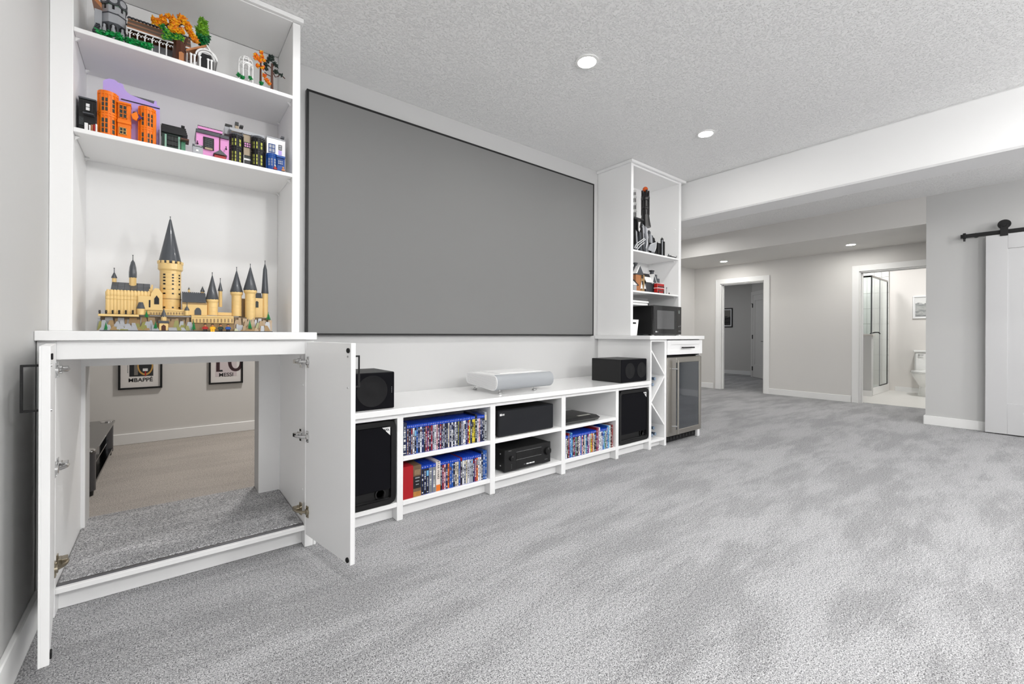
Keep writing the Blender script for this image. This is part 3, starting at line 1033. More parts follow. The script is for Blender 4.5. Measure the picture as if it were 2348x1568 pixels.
pl = thing('disc_player', 'slim black disc player on the shelf above the third row of discs', 'disc player', (2.23, 2.1, .3095))
g = MB().prism([(2.012, .313), (2.26, .313), (2.26, .345), (2.03, .345), (1.994, .333)], 'x', 2.055, 2.395)
g.build('case', mat('player_black', '#14140f', .25, coat=.3), pl)
MB().prism([(1.9935, .331), (1.992, .333), (2.029, .3462), (2.031, .344)], 'x', 2.055, 2.395).build('front_edge', GLOSSB, pl)
bx('tray_label', GREYM, pl, 2.115, 2.14, 2.0085, 2.010, .320, .324, 0)
bx('top_label', mat('player_label', '#b9b9b0', .3), pl, 2.24, 2.36, 2.05, 2.075, .3452, .3462, 0)
for (x, y) in ((2.08, 2.03), (2.37, 2.03), (2.08, 2.23), (2.37, 2.23)):
    MB().lathe([(.01, 0), (.01, .004)], (x, y, .3093), 'z', 10).build('foot', BLACKM, pl)

# ================================================================== discs
PAL = {'k': ('black', '#1c1c1e'), 'w': ('white', '#e6e6e4'), 'g': ('grey', '#7d8083'), 'b': ('blue', '#2456a4'), 'r': ('dark red', '#8c2322'),
       'n': ('navy', '#1d2748'), 't': ('brown', '#6b4a35'), 'y': ('yellow', '#e2cf2c'), 'o': ('orange', '#e0762a'), 'p': ('pink', '#e3b3b0'),
       'l': ('light blue', '#74b4dc'), 'm': ('magenta', '#8d3a78'), 'e': ('green', '#5a7d4a'), 'c': ('cream', '#dcd2b4'), 's': ('silver', '#a9adb2'), 'q': ('olive', '#8a8a3c')}
PM = {k: mat('spine_' + v[0].replace(' ', '_'), v[1], .3, coat=.2) for k, v in PAL.items()}
BLUP = mat('blue_case_plastic', '#1747c0', .22, coat=.3)
REDP = mat('red_case_plastic', '#8d1512', .25, coat=.3)
def ordinal(n):
    return '%d%s' % (n, 'th' if 10 <= n % 100 <= 20 else {1: 'st', 2: 'nd', 3: 'rd'}.get(n % 10, 'th'))
rnd = random.Random(5)
def disc(x0, x1, z0, h, code, label, group, depth=.118, y=2.0, kind='blue', mk=True):
    """one disc case standing on its shelf, spine towards the room"""
    y += rnd.uniform(0, .0035)
    x0 += .0003
    x1 -= .0003
    top = z0 + h
    g = MB()
    mats = [BLUP if kind == 'blue' else REDP if kind == 'red' else PM[code], PM[code], PM['w'], PM['k'], PM['s'], PM[rnd.choice('bblcntgktsr')]]
    g.box(x0, x1, y, y + depth, z0, top, 0, .0011)
    st = top - (.0165 if kind in ('blue', 'red') else .002)
    g.box(x0 + .0008, x1 - .0008, y - .0006, y + .002, z0 + .002, st, 1)
    if kind == 'blue':
        g.box(x0 + (x1 - x0) * .3, x1 - (x1 - x0) * .3, y - .0007, y + .001, top - .0105, top - .0065, 5 if False else 4)
    dark = code in 'krnbtmge'
    z = st - rnd.uniform(.004, .02)
    if mk:
        if rnd.random() < .4:
            a = rnd.uniform(.012, .03)
            g.box(x0 + .0012, x1 - .0012, y - .0009, y, z - a, z, 5)
            z -= a + .004
        while z > z0 + .03:
            a = rnd.uniform(.003, .012)
            i = rnd.uniform(.22, .38) * (x1 - x0)
            if rnd.random() < .72:
                g.box(x0 + i, x1 - i, y - .0009, y, z - a, z, (2 if rnd.random() < .45 else 4) if dark else 3)
            z -= a + rnd.uniform(.0008, .004)
        if rnd.random() < .6:
            zq = z0 + rnd.uniform(.004, .010)
            g.box(x0 + .0028, x1 - .0028, y - .0009, y, zq, zq + rnd.uniform(.003, .008), 2 if dark else 3)
    o = g.build('disc_case', mats, None, ((x0 + x1) / 2, y + depth / 2, z0), smooth=None)
    return tag(o, label, 'disc case', group)

Z_UP, Z_LO = .3093, .0923
# upper row, second bay
UP = 't k t w k b k w n k r r k r s w p k r k s k k c k w k w k q k g w w n r y k y y K w p k k k'.split()
grp = 'disc cases on the upper shelf beside the left subwoofer'
disc(.9125, .9355, Z_UP, .1615, 'n', 'taller navy disc box at the left end of the upper disc row', grp, .125, kind='')
x = .9355
stp = (1.4065 - x) / (len(UP) + .3)
for i, c in enumerate(UP):
    k = ordinal(i + 2)
    if c == 'K':
        disc(x, x + stp * 1.3, Z_UP, .158, 'k', 'taller black disc box, ' + k + ' from the left in the upper disc row', grp, .12, kind='')
        x += stp * 1.3
        continue
    disc(x, x + stp, Z_UP, .1485, c, 'blue topped disc case, %s spine, %s from the left in the upper row' % (PAL[c][0], k), grp)
    x += stp
disc(1.4068, 1.4215, Z_UP, .163, 's', 'taller silver and black disc box at the right end of the upper row', grp, .14, kind='')
# lower row, second bay
grp = 'disc cases on the bottom shelf beside the left subwoofer'
rb_ = MB().box(.9125, .9685, 1.997, 2.125, Z_LO, .2535, 0, .0015).build('box_set', mat('red_box_card', '#a8121c', .4), None, (.94, 2.06, Z_LO))
tag(rb_, 'thick plain red box set at the left end of the bottom disc row', 'box set', grp)
bb = thing('box_set', 'brown and black box set beside the thick red box', 'box set', (.992, 2.06, Z_LO), grp)
MB().box(.969, 1.0142, 2.0, 2.125, Z_LO, .2495, 0, .001).build('box', mat('brown_box_card', '#6e5842', .5, vary=.35, vscale=60), bb)
bx('black_panel', PM['k'], bb, .9705, 1.0128, 1.9992, 2.0, .1345, .1955, 0)
bx('seal', mat('tan_seal', '#8b7458', .5, vary=.3, vscale=150), bb, .976, 1.007, 1.9988, 2.0, .202, .228, .0003)
bx('base_band', mat('orange_band', '#b07a3c', .5, vary=.4, vscale=60), bb, .9705, 1.0128, 1.9992, 2.0, .094, .118, 0)
for i, z in enumerate((.184, .168, .152)):
    g = MB()
    for j in range(6 - i): g.box(.980 + j * .0042 + i * .002, .983 + j * .0042 + i * .002, 1.9984, 1.9992, z, z + .006 - i * .001)
    g.build('lettering', PM['s'], bb)
LO = [('k', .0138), ('k', .0142), ('k', .0142), ('g', .0205), ('g', .0205)]
x = 1.0146
for i, (c, wd_) in enumerate(LO):
    disc(x, x + wd_, Z_LO, .1485, c, 'blue topped %s disc case, %s from the left in the bottom row' % ('black' if c == 'k' else 'thick dark grey', ordinal(i + 3)), grp)
    x += wd_
sw = thing('disc_box', 'tall white and orange disc box with black vertical lettering in the bottom row', 'disc case', (x + .0125, 2.06, Z_LO), grp)
MB().box(x, x + .0255, 1.999, 2.125, Z_LO, .2475, 0, .0008).build('box', mat('white_box_card', '#e7ddd6', .4), sw)
bx('orange_band', PM['o'], sw, x + .0008, x + .0247, 1.9984, 1.999, Z_LO + .002, Z_LO + .034, 0)
text('lettering', 'STAR WARS', PM['k'], sw, (x + .0075, 1.9988, .2035), .0175, (0, 0, -1), (1, 0, 0))
x += .0258
L2 = 'k r p n o b b k c c b k w s c w s s:B n r o w w:x'.split()
L2 = 'k r p n o b b k c c b k w s c w s s n r o w w'.split()
stp = (1.3845 - x) / len(L2)
for i, c in enumerate(L2):
    kd = 'red' if i == 11 else 'blue'
    disc(x, x + stp, Z_LO, .1485 if i not in (16, 17) else .1465, c, '%s topped disc case, %s spine, %s from the left in the bottom row' % (kd, PAL[c][0], ordinal(i + 9)), grp, kind=kd)
    x += stp
for i, c in enumerate('nbb'):
    disc(x, x + .0128, Z_LO, .162, c, 'taller %s disc case, %s from the right end of the bottom row' % (PAL[c][0], ('third', 'second', 'first')[i]), grp, .13, kind='')
    x += .013
# lower row, fourth bay
grp = 'disc cases on the bottom shelf under the disc player'
B4 = [('b', 0), ('w', 0), ('k', 0), ('r', 1), ('b', 0), ('l', 1), ('k', 0), ('r', 0), ('e', 0), ('k', 0), ('t', 0), ('w', 0), ('b', 0), ('p', 0), ('k', 0), ('c', 0), ('l', 0), ('n', 0), ('m', 0), ('w', 0),
      ('y', 0), ('o', 0), ('c', 0), ('k', 0), ('n', 0), ('r', 1), ('m', 1), ('w', 1), ('w', 0), ('w', 0), ('b', 0), ('l', 0), ('e', 0), ('s', 0), ('b', 1), ('l', 1), ('w', 1), ('k', 1), ('r', 1)]
x = 2.0462
stp = (2.548 - x) / len(B4)
for i, (c, tall) in enumerate(B4):
    disc(x, x + stp, Z_LO, .163 if tall else .1485, c, '%s disc case with %s spine, %s from the left under the player' % ('taller' if tall else 'blue topped', PAL[c][0], ordinal(i + 1)), grp, .125 if tall else .118, kind='' if tall else 'blue')
    x += stp

# ================================================================== bottles
BOTG = mat('dark_bottle_glass', '#1d2430', .08, coat=.5)
CAPS = mat('blue_foil_capsule', '#5f7288', .3, .6)
CAPE = mat('capsule_end', '#8fa0b3', .35, .3)
def bottle(x, z, y, label, r=.033):
    t = thing('wine_bottle', label, 'bottle', (x, y + .13, z - r), 'bottles lying in the wine rack')
    MB().lathe([(.0001, .262), (r * .8, .262), (r, .255), (r, .108), (r * .75, .09), (.0125, .066), (.0115, .04)], (x, y, z), 'y', 20).build('glass', BOTG, t)
    MB().lathe([(.0125, .056), (.0125, .006), (.0135, .005), (.0135, .0012), (.0125, 0)], (x, y, z), 'y', 18).build('capsule', CAPS, t)
    MB().lathe([(.0118, 0), (.0095, -.0006), (.0001, -.0006)], (x, y, z), 'y', 18).build('capsule_end', CAPE, t)
bottle(3.086, .509, 2.02, 'blue capped bottle lying lowest against the upper rack board', .03)
bottle(3.1285, .5535, 2.03, 'blue capped bottle higher up the sloping board in the upper rack', .03)
bottle(3.078, .0995, 2.02, 'blue capped bottle on the rack floor nearest its left wall', .03)
bottle(3.139, .0995, 2.03, 'blue capped bottle on the rack floor, away from the left wall', .03)
bottle(3.1085, .153, 2.025, 'blue capped bottle resting on two others at the rack bottom', .03)

# ================================================================== microwave, basket, stack
mwv = thing('microwave', 'black countertop microwave with a grey glass window', 'microwave', (3.44, 2.25, .9066))
MX0, MX1, MY, MZ0, MZ1 = 3.226, 3.662, 2.106, .9155, 1.1675
MB().box(MX0 + .003, MX1 - .003, MY + .022, 2.45, MZ0, MZ1 - .002, 0, .004).build('case', GLOSSB, mwv)
md = MB().box(MX0, 3.585, MY, MY + .021, MZ0, MZ1, 0, .004).build('door', mat('microwave_door', '#1b1b1c', .18, coat=.4), mwv)
bx('window', mat('microwave_window', '#5b5b5c', .12, coat=.5), md, 3.272, 3.54, MY - .0012, MY, .9645, 1.1245, .0004)
mp_ = MB().box(3.5855, MX1, MY, MY + .021, MZ0, MZ1, 0, .004).build('control_panel', mat('microwave_panel', '#201d1c', .2, coat=.4), mwv)
bx('display', mat('microwave_display', '#6e7470', .2), mp_, 3.606, 3.632, MY - .001, MY, 1.105, 1.135, .0003)
for (x, z) in ((3.612, .985), (3.634, .990), (3.615, .944), (3.634, .944)):
    bx('button', GREYM, mp_, x, x + .009, MY - .0008, MY, z, z + .007, .0002)
g = MB().lathe([(.0068, 0), (.0068, -.0008), (.0001, -.0008)], (3.258, MY, .9405), 'y', 16)
g.build('emblem', LABELW, md)
text('lettering', 'LG', mat('logo_grey', '#bdbdbd', .5), md, (3.2785, MY - .0004, .9355), .0135, (1, 0, 0), (0, 0, 1))
for (x, y) in ((3.26, 2.14), (3.635, 2.14), (3.26, 2.42), (3.635, 2.42)):
    MB().lathe([(.012, 0), (.012, .0092)], (x, y, .9067), 'z', 12).build('foot', WPLAST, mwv)
bk = thing('basket', 'white plastic basket with a slot handle left of the microwave', 'basket', (3.08, 2.3, .907))
g = MB()
g.loft([[(3.026, 2.195, .9075), (3.112, 2.195, .9075), (3.112, 2.42, .9075), (3.026, 2.42, .9075)], [(3.024, 2.185, 1.041), (3.122, 2.185, 1.041), (3.122, 2.43, 1.041), (3.024, 2.43, 1.041)],
        [(3.029, 2.190, 1.041), (3.117, 2.190, 1.041), (3.117, 2.425, 1.041), (3.029, 2.425, 1.041)], [(3.031, 2.200, .912), (3.107, 2.200, .912), (3.107, 2.415, .912), (3.031, 2.415, .912)]])
g.build('body', WPLAST, bk)
MB().box(3.035, 3.085, 2.184, 2.188, 1.005, 1.018, 0, .003).build('slot', BLACKM, bk)
tr_ = thing('tray', 'white lidded tray with a black clip on the microwave', 'tray', (3.17, 2.3, 1.1656))
MB().box(3.04, 3.28, 2.20, 2.42, 1.166, 1.185, 0, .004).build('base', WPLAST, tr_)
MB().box(3.035, 3.285, 2.195, 2.425, 1.187, 1.205, 0, .004).build('lid', WPLAST, tr_)
MB().box(3.285, 3.297, 2.20, 2.23, 1.168, 1.21, 0, .004).build('clip', BLACK, tr_)

# ================================================================== playroom: posters and low stand
def poster(name, label, x0, x1, z0, z1, word, size, build):
    y = HY - .001
    t = thing(name, label, 'poster', ((x0 + x1) / 2, y, z0))
    fw_ = .014
    for (a, b, c, d) in ((x0, x0 + fw_, z0, z1), (x1 - fw_, x1, z0, z1), (x0 + fw_, x1 - fw_, z0, z0 + fw_), (x0 + fw_, x1 - fw_, z1 - fw_, z1)):
        bx('frame_bar', BLACK, t, a, b, y - .022, y, c, d, .001)
    bx('paper', mat('poster_paper', '#e3dfdc', .6), t, x0 + fw_, x1 - fw_, y - .010, y - .004, z0 + fw_, z1 - fw_, 0)
    build(t, y - .0105)
    text('lettering', word, PM['k'], t, ((x0 + x1) / 2, y - .011, z0 + .0)[0:2] + (size[1],), size[0], (1, 0, 0), (0, 0, 1), bold=.0004)
    return t
def pa(t, y):
    bx('dark_panel', PM['k'], t, -.235, -.085, y - .0004, y, .553, .76, 0)
    bx('portrait_strip', mat('strip_grey', '#77726c', .6, vary=.4, vscale=80), t, -.206, -.182, y - .0008, y, .563, .75, 0)
    cx, cz, r0, r1 = -.136, .64, .057, .070
    vs = []
    for r in (r0, r1):
        for i in range(36):
            a = 2 * math.pi * i / 36
            vs.append((cx + r * .72 * math.cos(a), y - .001, cz + r * 1.15 * math.sin(a)))
    MB().add(vs, [[i, (i + 1) % 36, 36 + (i + 1) % 36, 36 + i] for i in range(36)]).build('ring', mat('gold_ring', '#c99b52', .5), t, smooth=None)
    bx('white_shape', PM['w'], t, -.152, -.120, y - .0014, y, .594, .616, 0)
    bx('red_shape', mat('poster_red', '#b02020', .5), t, -.139, -.131, y - .0018, y, .553, .592, 0)
    g = MB()
    for i in range(7): g.box(-.2475, -.2425, y - .0004, y, .585 + i * .012, .593 + i * .012)
    g.build('side_lettering', PM['g'], t)
poster('framed_poster', 'framed poster with a gold ring and bold dark lettering, seen through the cabinet', -.303, -.026, .449, .86, 'MBAPPÉ', (.044, .5085), pa)
def pb(t, y):
    bx('pale_panel', mat('poster_pink', '#cfc4c6', .6), t, .345, .508, y - .0004, y, .519, .80, 0)
    text('digits', '10', mat('maroon_ink', '#3a2428', .6), t, (.432, y - .0006, .564), .27, (1, 0, 0), (0, 0, 1))
    g = MB().prism([(.362, .563), (.402, .563), (.398, .578), (.366, .578)], 'y', y - .0008, y)
    g.build('base_shape', PM['k'], t)
poster('framed_poster', 'framed poster with large digits and serif lettering, seen through the cabinet', .297, .557, .452, .86, 'MESSI', (.046, .5185), pb)

tv = thing('media_stand', 'low black glass stand with chrome capped columns beyond the open cabinet', 'media stand', (-.5, 3.85, 0))
SG = mat('stand_glass', '#17181a', .07, coat=.6)
def plate(z0, z1, inset):
    pts = [(-.30 - inset, 4.42), (-.315 - inset, 4.44), (-.90 + inset, 4.44), (-.90 + inset, 3.30), (-.34 - inset, 3.30), (-.318 - inset, 3.32), (-.308 - inset, 3.36)]
    return [[(p[0], p[1], z0) for p in pts], [(p[0], p[1], z1) for p in pts]]
MB().loft(plate(.240, .252, 0)).build('top', SG, tv)
MB().loft(plate(.115, .123, .03)).build('shelf', SG, tv)
MB().loft(plate(.040, .055, .01)).build('base', GLOSSB, tv)
for (x, y) in ((-.345, 3.36), (-.345, 4.38), (-.85, 3.36), (-.85, 4.38)):
    cg = MB().lathe([(.038, .03), (.038, .24)], (x, y, 0), 'z', 20).build('column', mat('column_gloss', '#5c5d61', .2, .7), tv)
    MB().lathe([(.038, .2525), (.034, .259), (.0001, .260)], (x, y, 0), 'z', 20).build('cap', CHROME, cg)
    MB().lathe([(.028, .001), (.03, .03)], (x, y, 0), 'z', 16).build('foot', BLACK, cg)
for y in (3.55, 4.0):
    MB().box(-.75, -.40, y, y + .25, .124, .18, 0, .004).build('device', BLACKM, tv)
for y in (3.45, 3.85, 4.2):
    bx('top_clip', BLACKM, tv, -.60, -.42, y, y + .05, .2522, .256, .001)

# ================================================================== toy brick models (plain generic ones)
def toy(name, col, rough=.28, vary=0.0):
    return mat('toy_' + name, col, rough, coat=.15, vary=vary, vscale=300)
TAN, TAND = toy('tan', '#e6c585'), toy('dark_tan', '#9c8058')
DG, LG, BK, WT = toy('dark_grey', '#4b4e53'), toy('light_grey', '#a7a9ae'), toy('black', '#141416'), toy('white', '#f0f0f0')
OLIVE, GRN, LIME = toy('olive', '#8b8a4b'), toy('green', '#157a3c'), toy('lime', '#7fb62f')
BRN, ORG, YEL, RED = toy('brown', '#4e2a1a'), toy('orange', '#f27d12'), toy('yellow', '#f2b41c'), toy('red', '#a81a1a')
PUR, PNK, BLU, MINT, DGRN = toy('lavender', '#b9a3e6'), toy('pink', '#e79ad3'), toy('blue', '#1f4f9c'), toy('mint', '#8fb9a6'), toy('deep_green', '#26362f')
SAND, NOUG, PANE = toy('sand_brown', '#a8977f'), toy('nougat', '#b5794e'), toy('smoke_pane', '#3a3f3c', .12)
LITP = toy('yellow_pane', '#b9bb5a', .15)

def facing(c):
    """unit vectors at plan point c: towards the room, and to the right"""
    v = Vector((-c[0], -c[1], 0)).normalized()
    return v, Vector((-v.y, v.x, 0))

def cyl_box(g, c, r, off, z0, z1, w, d=.0012, m=0):
    """a small plate on the skin of an upright cylinder; off is -1..1 across what is seen"""
    n, rt = facing(c)
    a = math.asin(max(-.99, min(.99, off)))
    o = n * math.cos(a) + rt * math.sin(a)
    s = Vector((-o.y, o.x, 0))
    p = Vector((c[0], c[1], 0)) + o * r
    vs = []
    for dd in (-d, d):
        for ww in (-w, w):
            for z in (z0, z1):
                q = p + o * dd + s * ww
                vs.append((q.x, q.y, z))
    return g.add(vs, [(0, 1, 3, 2), (4, 6, 7, 5), (0, 4, 5, 1), (2, 3, 7, 6), (0, 2, 6, 4), (1, 5, 7, 3)], m)

def stepped(r, z0, z1, step=.0168, d=.0007):
    """profile of a round brick tower with recessed joints"""
    pr, z = [(r, z0)], z0 + step
    while z < z1 - step * .4:
        pr += [(r, z - .0006), (r - d, z - .0005), (r - d, z + .0002), (r, z + .0003)]
        z += step
    return pr + [(r, z1)]

class Set:
    """one toy model: places parts from picture points at a chosen depth"""
    def __init__(self, t, ox, oy, sc):
        self.t, self.ox, self.oy, self.sc = t, ox, oy, sc

    def P(self, x, y, Y):
        return at(self.ox + x / self.sc, self.oy + y / self.sc, Y)

    def tower(self, name, x, y0, y1, hw, Y, m, seg=16, hw2=None, parent=None, base=None):
        a, b = self.P(x, y0, Y), self.P(x, y1, Y)
        r = wid(hw / self.sc, a)
        r2 = wid((hw2 if hw2 is not None else hw) / self.sc, a)
        c = (a.x * .5 + b.x * .5, Y)
        z1 = max(b.z if base is None else base, 0)
        pr = stepped(r, z1, a.z) if hw2 is None else [(r2, z1), (r, a.z)]
        o = MB().lathe(pr, (c[0], c[1], 0), 'z', seg, 0, math.pi / seg).build(name, m, parent or self.t)
        return c, r, z1, a.z, o

    def cone(self, name, x, y0, y1, hw, Y, m, fin=None, seg=18, bulge=None):
        a, b = self.P(x, y0, Y), self.P(x, y1, Y)
        r = wid(hw / self.sc, b)
        c = (a.x * .5 + b.x * .5, Y, 0)
        g = MB()
        if bulge:
            pr = [(r * k, b.z + (a.z - b.z) * h) for k, h in bulge]
        else:
            pr = [(r * .96, b.z - .003), (r, b.z), (r * .09, a.z - .002), (r * .05, a.z)]
        g.lathe(pr, c, 'z', seg)
        if fin:
            f_ = self.P(x, fin, Y)
            g.lathe([(.0014, a.z - .004), (.0012, f_.z - .004), (.002, f_.z - .003), (.0016, f_.z), (.0001, f_.z)], c, 'z', 8)
        return g.build(name, m, self.t)

    def slab(self, name, x0, x1, y0, y1, Y, dep, m, ref=None, bev=.0008, parent=None, base=None):
        """a block whose front face lies at depth Y, spanning picture points; heights read at ref"""
        rx = (x0 + x1) / 2 if ref is None else ref
        za, zb = self.P(rx, y0, Y).z, self.P(rx, y1, Y).z
        if base is not None: zb = base
        xa, xb = self.P(x0, (y0 + y1) / 2, Y).x, self.P(x1, (y0 + y1) / 2, Y).x
        return MB().box(xa, xb, Y, Y + dep, zb, za, 0, bev).build(name, m, parent or self.t)

def window(S_, x0, x1, y0, y1, Y, fm, pm, nx, nz, parent, ref=None):
    """a toy window: frame with bars standing proud of its panes"""
    rx = (x0 + x1) / 2 if ref is None else ref
    za, zb = S_.P(rx, y1, Y).z, S_.P(rx, y0, Y).z
    xa, xb = S_.P(x0, (y0 + y1) / 2, Y).x, S_.P(x1, (y0 + y1) / 2, Y).x
    b = min(xb - xa, zb - za) * .09
    g = MB()
    for i in range(nx + 1):
        x = xa + (xb - xa - b) * i / nx
        g.box(x, x + b, Y - .003, Y, za, zb)
    for j in range(nz + 1):
        z = za + (zb - za - b) * j / nz
        g.box(xa, xb, Y - .003, Y, z, z + b)
    f_ = g.build('window', fm, parent, smooth=None)
    MB().box(xa + b * .5, xb - b * .5, Y - .0012, Y - .0002, za + b * .5, zb - b * .5).build('pane', pm, f_, smooth=None)
    return f_

def fig(x, y, z, torso, legs, label, head=YEL, hair=BK, h=.034):
    t = thing('toy_figure', label, 'toy figure', (x, y, z))
    s = h / .034
    for d in (-1, 1):
        MB().box(x + d * .0038 * s - .0034 * s, x + d * .0038 * s + .0034 * s, y - .003, y + .003, z + .0002, z + .0105 * s, 0, .0006).build('leg', legs, t)
        MB().tube([(x + d * .0068 * s, y, z + .020 * s), (x + d * .0092 * s, y - .002, z + .012 * s)], .0019 * s, 6).build('arm', torso, t)
    MB().prism([(x - .0072 * s, z + .0105 * s), (x + .0072 * s, z + .0105 * s), (x + .0052 * s, z + .0215 * s), (x - .0052 * s, z + .0215 * s)], 'y', y - .0032, y + .0032).build('torso', torso, t)
    MB().lathe([(.0028 * s, .0215 * s), (.0044 * s, .0228 * s), (.0044 * s, .0295 * s), (.003 * s, .031 * s)], (x, y, z), 'z', 12).build('head', head, t)
    MB().lathe([(.0048 * s, .0275 * s), (.0050 * s, .031 * s), (.003 * s, .034 * s), (.0001, .0342 * s)], (x, y + .0008, z), 'z', 12).build('hair', hair, t)

def pine(S_, x, y0, y1, Y, m, n=4, hw=30):
    a, b = S_.P(x, y0, Y), S_.P(x, y1, Y)
    r = wid(hw / S_.sc, a)
    g = MB()
    hgt = a.z - b.z
    for i in range(n):
        zb = b.z + hgt * (.12 + .78 * i / n)
        rr = r * (1 - i / (n + .5))
        k = 7
        ring0 = []
        for j in range(k * 2):
            ang = math.pi * j / k + i
            q = rr * (1 if j % 2 == 0 else .5)
            ring0.append((a.x + q * math.cos(ang), Y + q * math.sin(ang), zb - (.004 if j % 2 == 0 else 0)))
        g.loft([ring0, [(a.x + (p[0] - a.x) * .12, Y + (p[1] - Y) * .12, zb + hgt * 1.25 / n) for p in ring0]])
    o = g.build('tree', m, S_.t, smooth=None)
    MB().lathe([(r * .16, b.z), (r * .14, b.z + hgt * .2)], (a.x, Y, 0), 'z', 8).build('trunk', BRN, o)
    return o

def leaves(S_, name, pts, rad, Y, mats, n, parent, seed=1, size=.007, dy=.03):
    """clumps of small flat toy leaves"""
    r_ = random.Random(seed)
    g = MB()
    for (x, y) in pts:
        c = S_.P(x, y, Y)
        R_ = rad / S_.sc * 2.0 / FPX
        for i in range(n):
            d = Vector((r_.gauss(0, 1), r_.gauss(0, 1), r_.gauss(0, 1))).normalized() * R_ * r_.random() ** .5
            p = Vector((c.x + d.x, Y + max(-dy, min(dy, d.y)), c.z + d.z))
            u = Vector((r_.gauss(0, 1), r_.gauss(0, 1), r_.gauss(0, .7))).normalized()
            v = u.orthogonal().normalized()
            w_ = u.cross(v) * size * .22
            s = size * r_.uniform(.7, 1.25)
            q = [p - v * s * .5, p + u * s, p + v * s * .5, p - u * s]
            g.add([k + w_ for k in q] + [k - w_ for k in q], [(0, 1, 2, 3), (4, 7, 6, 5), (0, 4, 5, 1), (1, 5, 6, 2), (2, 6, 7, 3), (3, 7, 4, 0)], r_.randrange(len(mats)))
    return g.build(name, mats, parent, smooth=None)

# ------------------------------------------------------------------ castle on the counter
ZC = .9184
ca = thing('toy_castle', 'tan toy brick castle with dark grey cone roofs on a rocky base', 'toy castle', (.1, 2.3, ZC))
K = Set(ca, 180, 480, 4.696)
b0, b1 = K.P(185, 1300, 2.2), K.P(2090, 1300, 2.2)
MB().box(b0.x + .01, b1.x, 2.195, 2.44, ZC, ZC + .004, 0, .001).build('base_plate', DG, ca)
YF = 2.235
# cliff core behind the single rocks, coloured dark as shade in their gaps
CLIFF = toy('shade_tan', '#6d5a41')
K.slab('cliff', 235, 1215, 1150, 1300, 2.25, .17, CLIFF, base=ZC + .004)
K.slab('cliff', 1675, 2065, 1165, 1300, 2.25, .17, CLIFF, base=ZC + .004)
rr = random.Random(3)
def rock(x, ytop, hw, Y, m):
    a = K.P(x, ytop, Y)
    w_ = hw / K.sc * 2.0 / FPX
    d = w_ * rr.uniform(.7, 1.1)
    tp = rr.uniform(.25, .75)
    sx = rr.uniform(-.5, .5) * w_
    zb = ZC + .004
    lo = [(a.x - w_, Y - d, zb), (a.x + w_, Y - d, zb), (a.x + w_, Y + d, zb), (a.x - w_, Y + d, zb)]
    hi = [(a.x - w_ * tp + sx, Y - d * tp * .4, a.z), (a.x + w_ * tp + sx, Y - d * tp * .4, a.z), (a.x + w_ * tp + sx, Y + d, a.z), (a.x - w_ * tp + sx, Y + d, a.z)]
    MB().loft([lo, hi]).build('rock', m, ca, smooth=None)
for row, (y0, y1, Y, n) in enumerate(((1150, 1190, 2.245, 20), (1190, 1245, 2.228, 22), (1240, 1290, 2.212, 24))):
    for i in range(n):
        x = 225 + (1200 - 225) * (i + rr.uniform(.1, .9)) / n
        if row == 2 and 850 < x < 990: continue
        rock(x, rr.uniform(y0, y1), rr.uniform(18, 34), Y, rr.choice([TAND, LG, LG, LG, OLIVE] if row else [TAND, TAND, TAND, LG]))
    for i in range(9):
        x = 1685 + (2060 - 1685) * (i + rr.uniform(.1, .9)) / 9
        rock(x, rr.uniform(y0 + 10, y1 + 5), rr.uniform(18, 32), Y, rr.choice([TAND, TAND, LG, LG, OLIVE]))
# terrace and hall
K.slab('terrace', 210, 650, 1128, 1152, 2.215, .2, TAN)
for x in (228, 297, 368, 438, 510, 585):
    a, b = K.P(x, 1085, 2.225), K.P(x, 1128, 2.225)
    MB().lathe([(.0042, 0), (.002, (a.z - b.z) * .4), (.004, (a.z - b.z) * .6), (.0022, (a.z - b.z) * .8), (.004, a.z - b.z)], (a.x, 2.225, b.z), 'z', 8).build('baluster', BK, ca)
hall = K.slab('hall', 305, 760, 885, 1128, 2.255, .13, TAND, ref=530)
ht, hb = K.P(530, 885, 2.245).z, K.P(530, 1128, 2.245).z
for i in range(13):
    a = K.P(318 + i * 36.5, 1000, 2.245)
    pr = [(.0075, hb), (.0075, hb + (ht - hb) * .62), (.0068, hb + (ht - hb) * .63), (.0082, hb + (ht - hb) * .65), (.0082, hb + (ht - hb) * .78), (.007, hb + (ht - hb) * .79), (.0082, hb + (ht - hb) * .81), (.0082, ht - .004), (.0055, ht), (.004, ht + .005), (.0001, ht + .006)]
    MB().lathe(pr, (a.x, 2.247, 0), 'z', 12).build('buttress', TAN, ca)
x0, x1 = K.P(345, 880, 2.26).x, K.P(765, 880, 2.26).x
zr_, ze = K.P(560, 792, 2.32).z, K.P(560, 882, 2.26).z
g = MB()
for i in range(6):
    xa, xb = x0 + (x1 - x0) * i / 6, x0 + (x1 - x0) * (i + 1) / 6 - .0006
    for h0, h1 in ((0, .48), (.5, 1)):
        ya, yb = 2.258 + (2.32 - 2.258) * h0, 2.258 + (2.32 - 2.258) * h1
        za, zb = ze + (zr_ - ze) * h0, ze + (zr_ - ze) * h1
        g.prism([(ya, za), (yb, zb), (yb, zb - .008), (ya, za - .008)], 'x', xa, xb)
g.prism([(2.32, zr_), (2.385, ze), (2.32, ze)], 'x', x0, x1)
g.build('hall_roof', DG, ca, smooth=None)
K.tower('turret', 385, 732, 830, 25, 2.33, TAN)
K.cone('turret_roof', 385, 668, 732, 33, 2.33, DG, 628)
K.tower('turret', 585, 735, 830, 42, 2.31, TAN, 8)
K.cone('turret_roof', 585, 545, 738, 43, 2.31, DG, 490, 8, [(.95, 0), (1, .02), (1, .3), (.85, .6), (.5, .88), (.12, 1)])
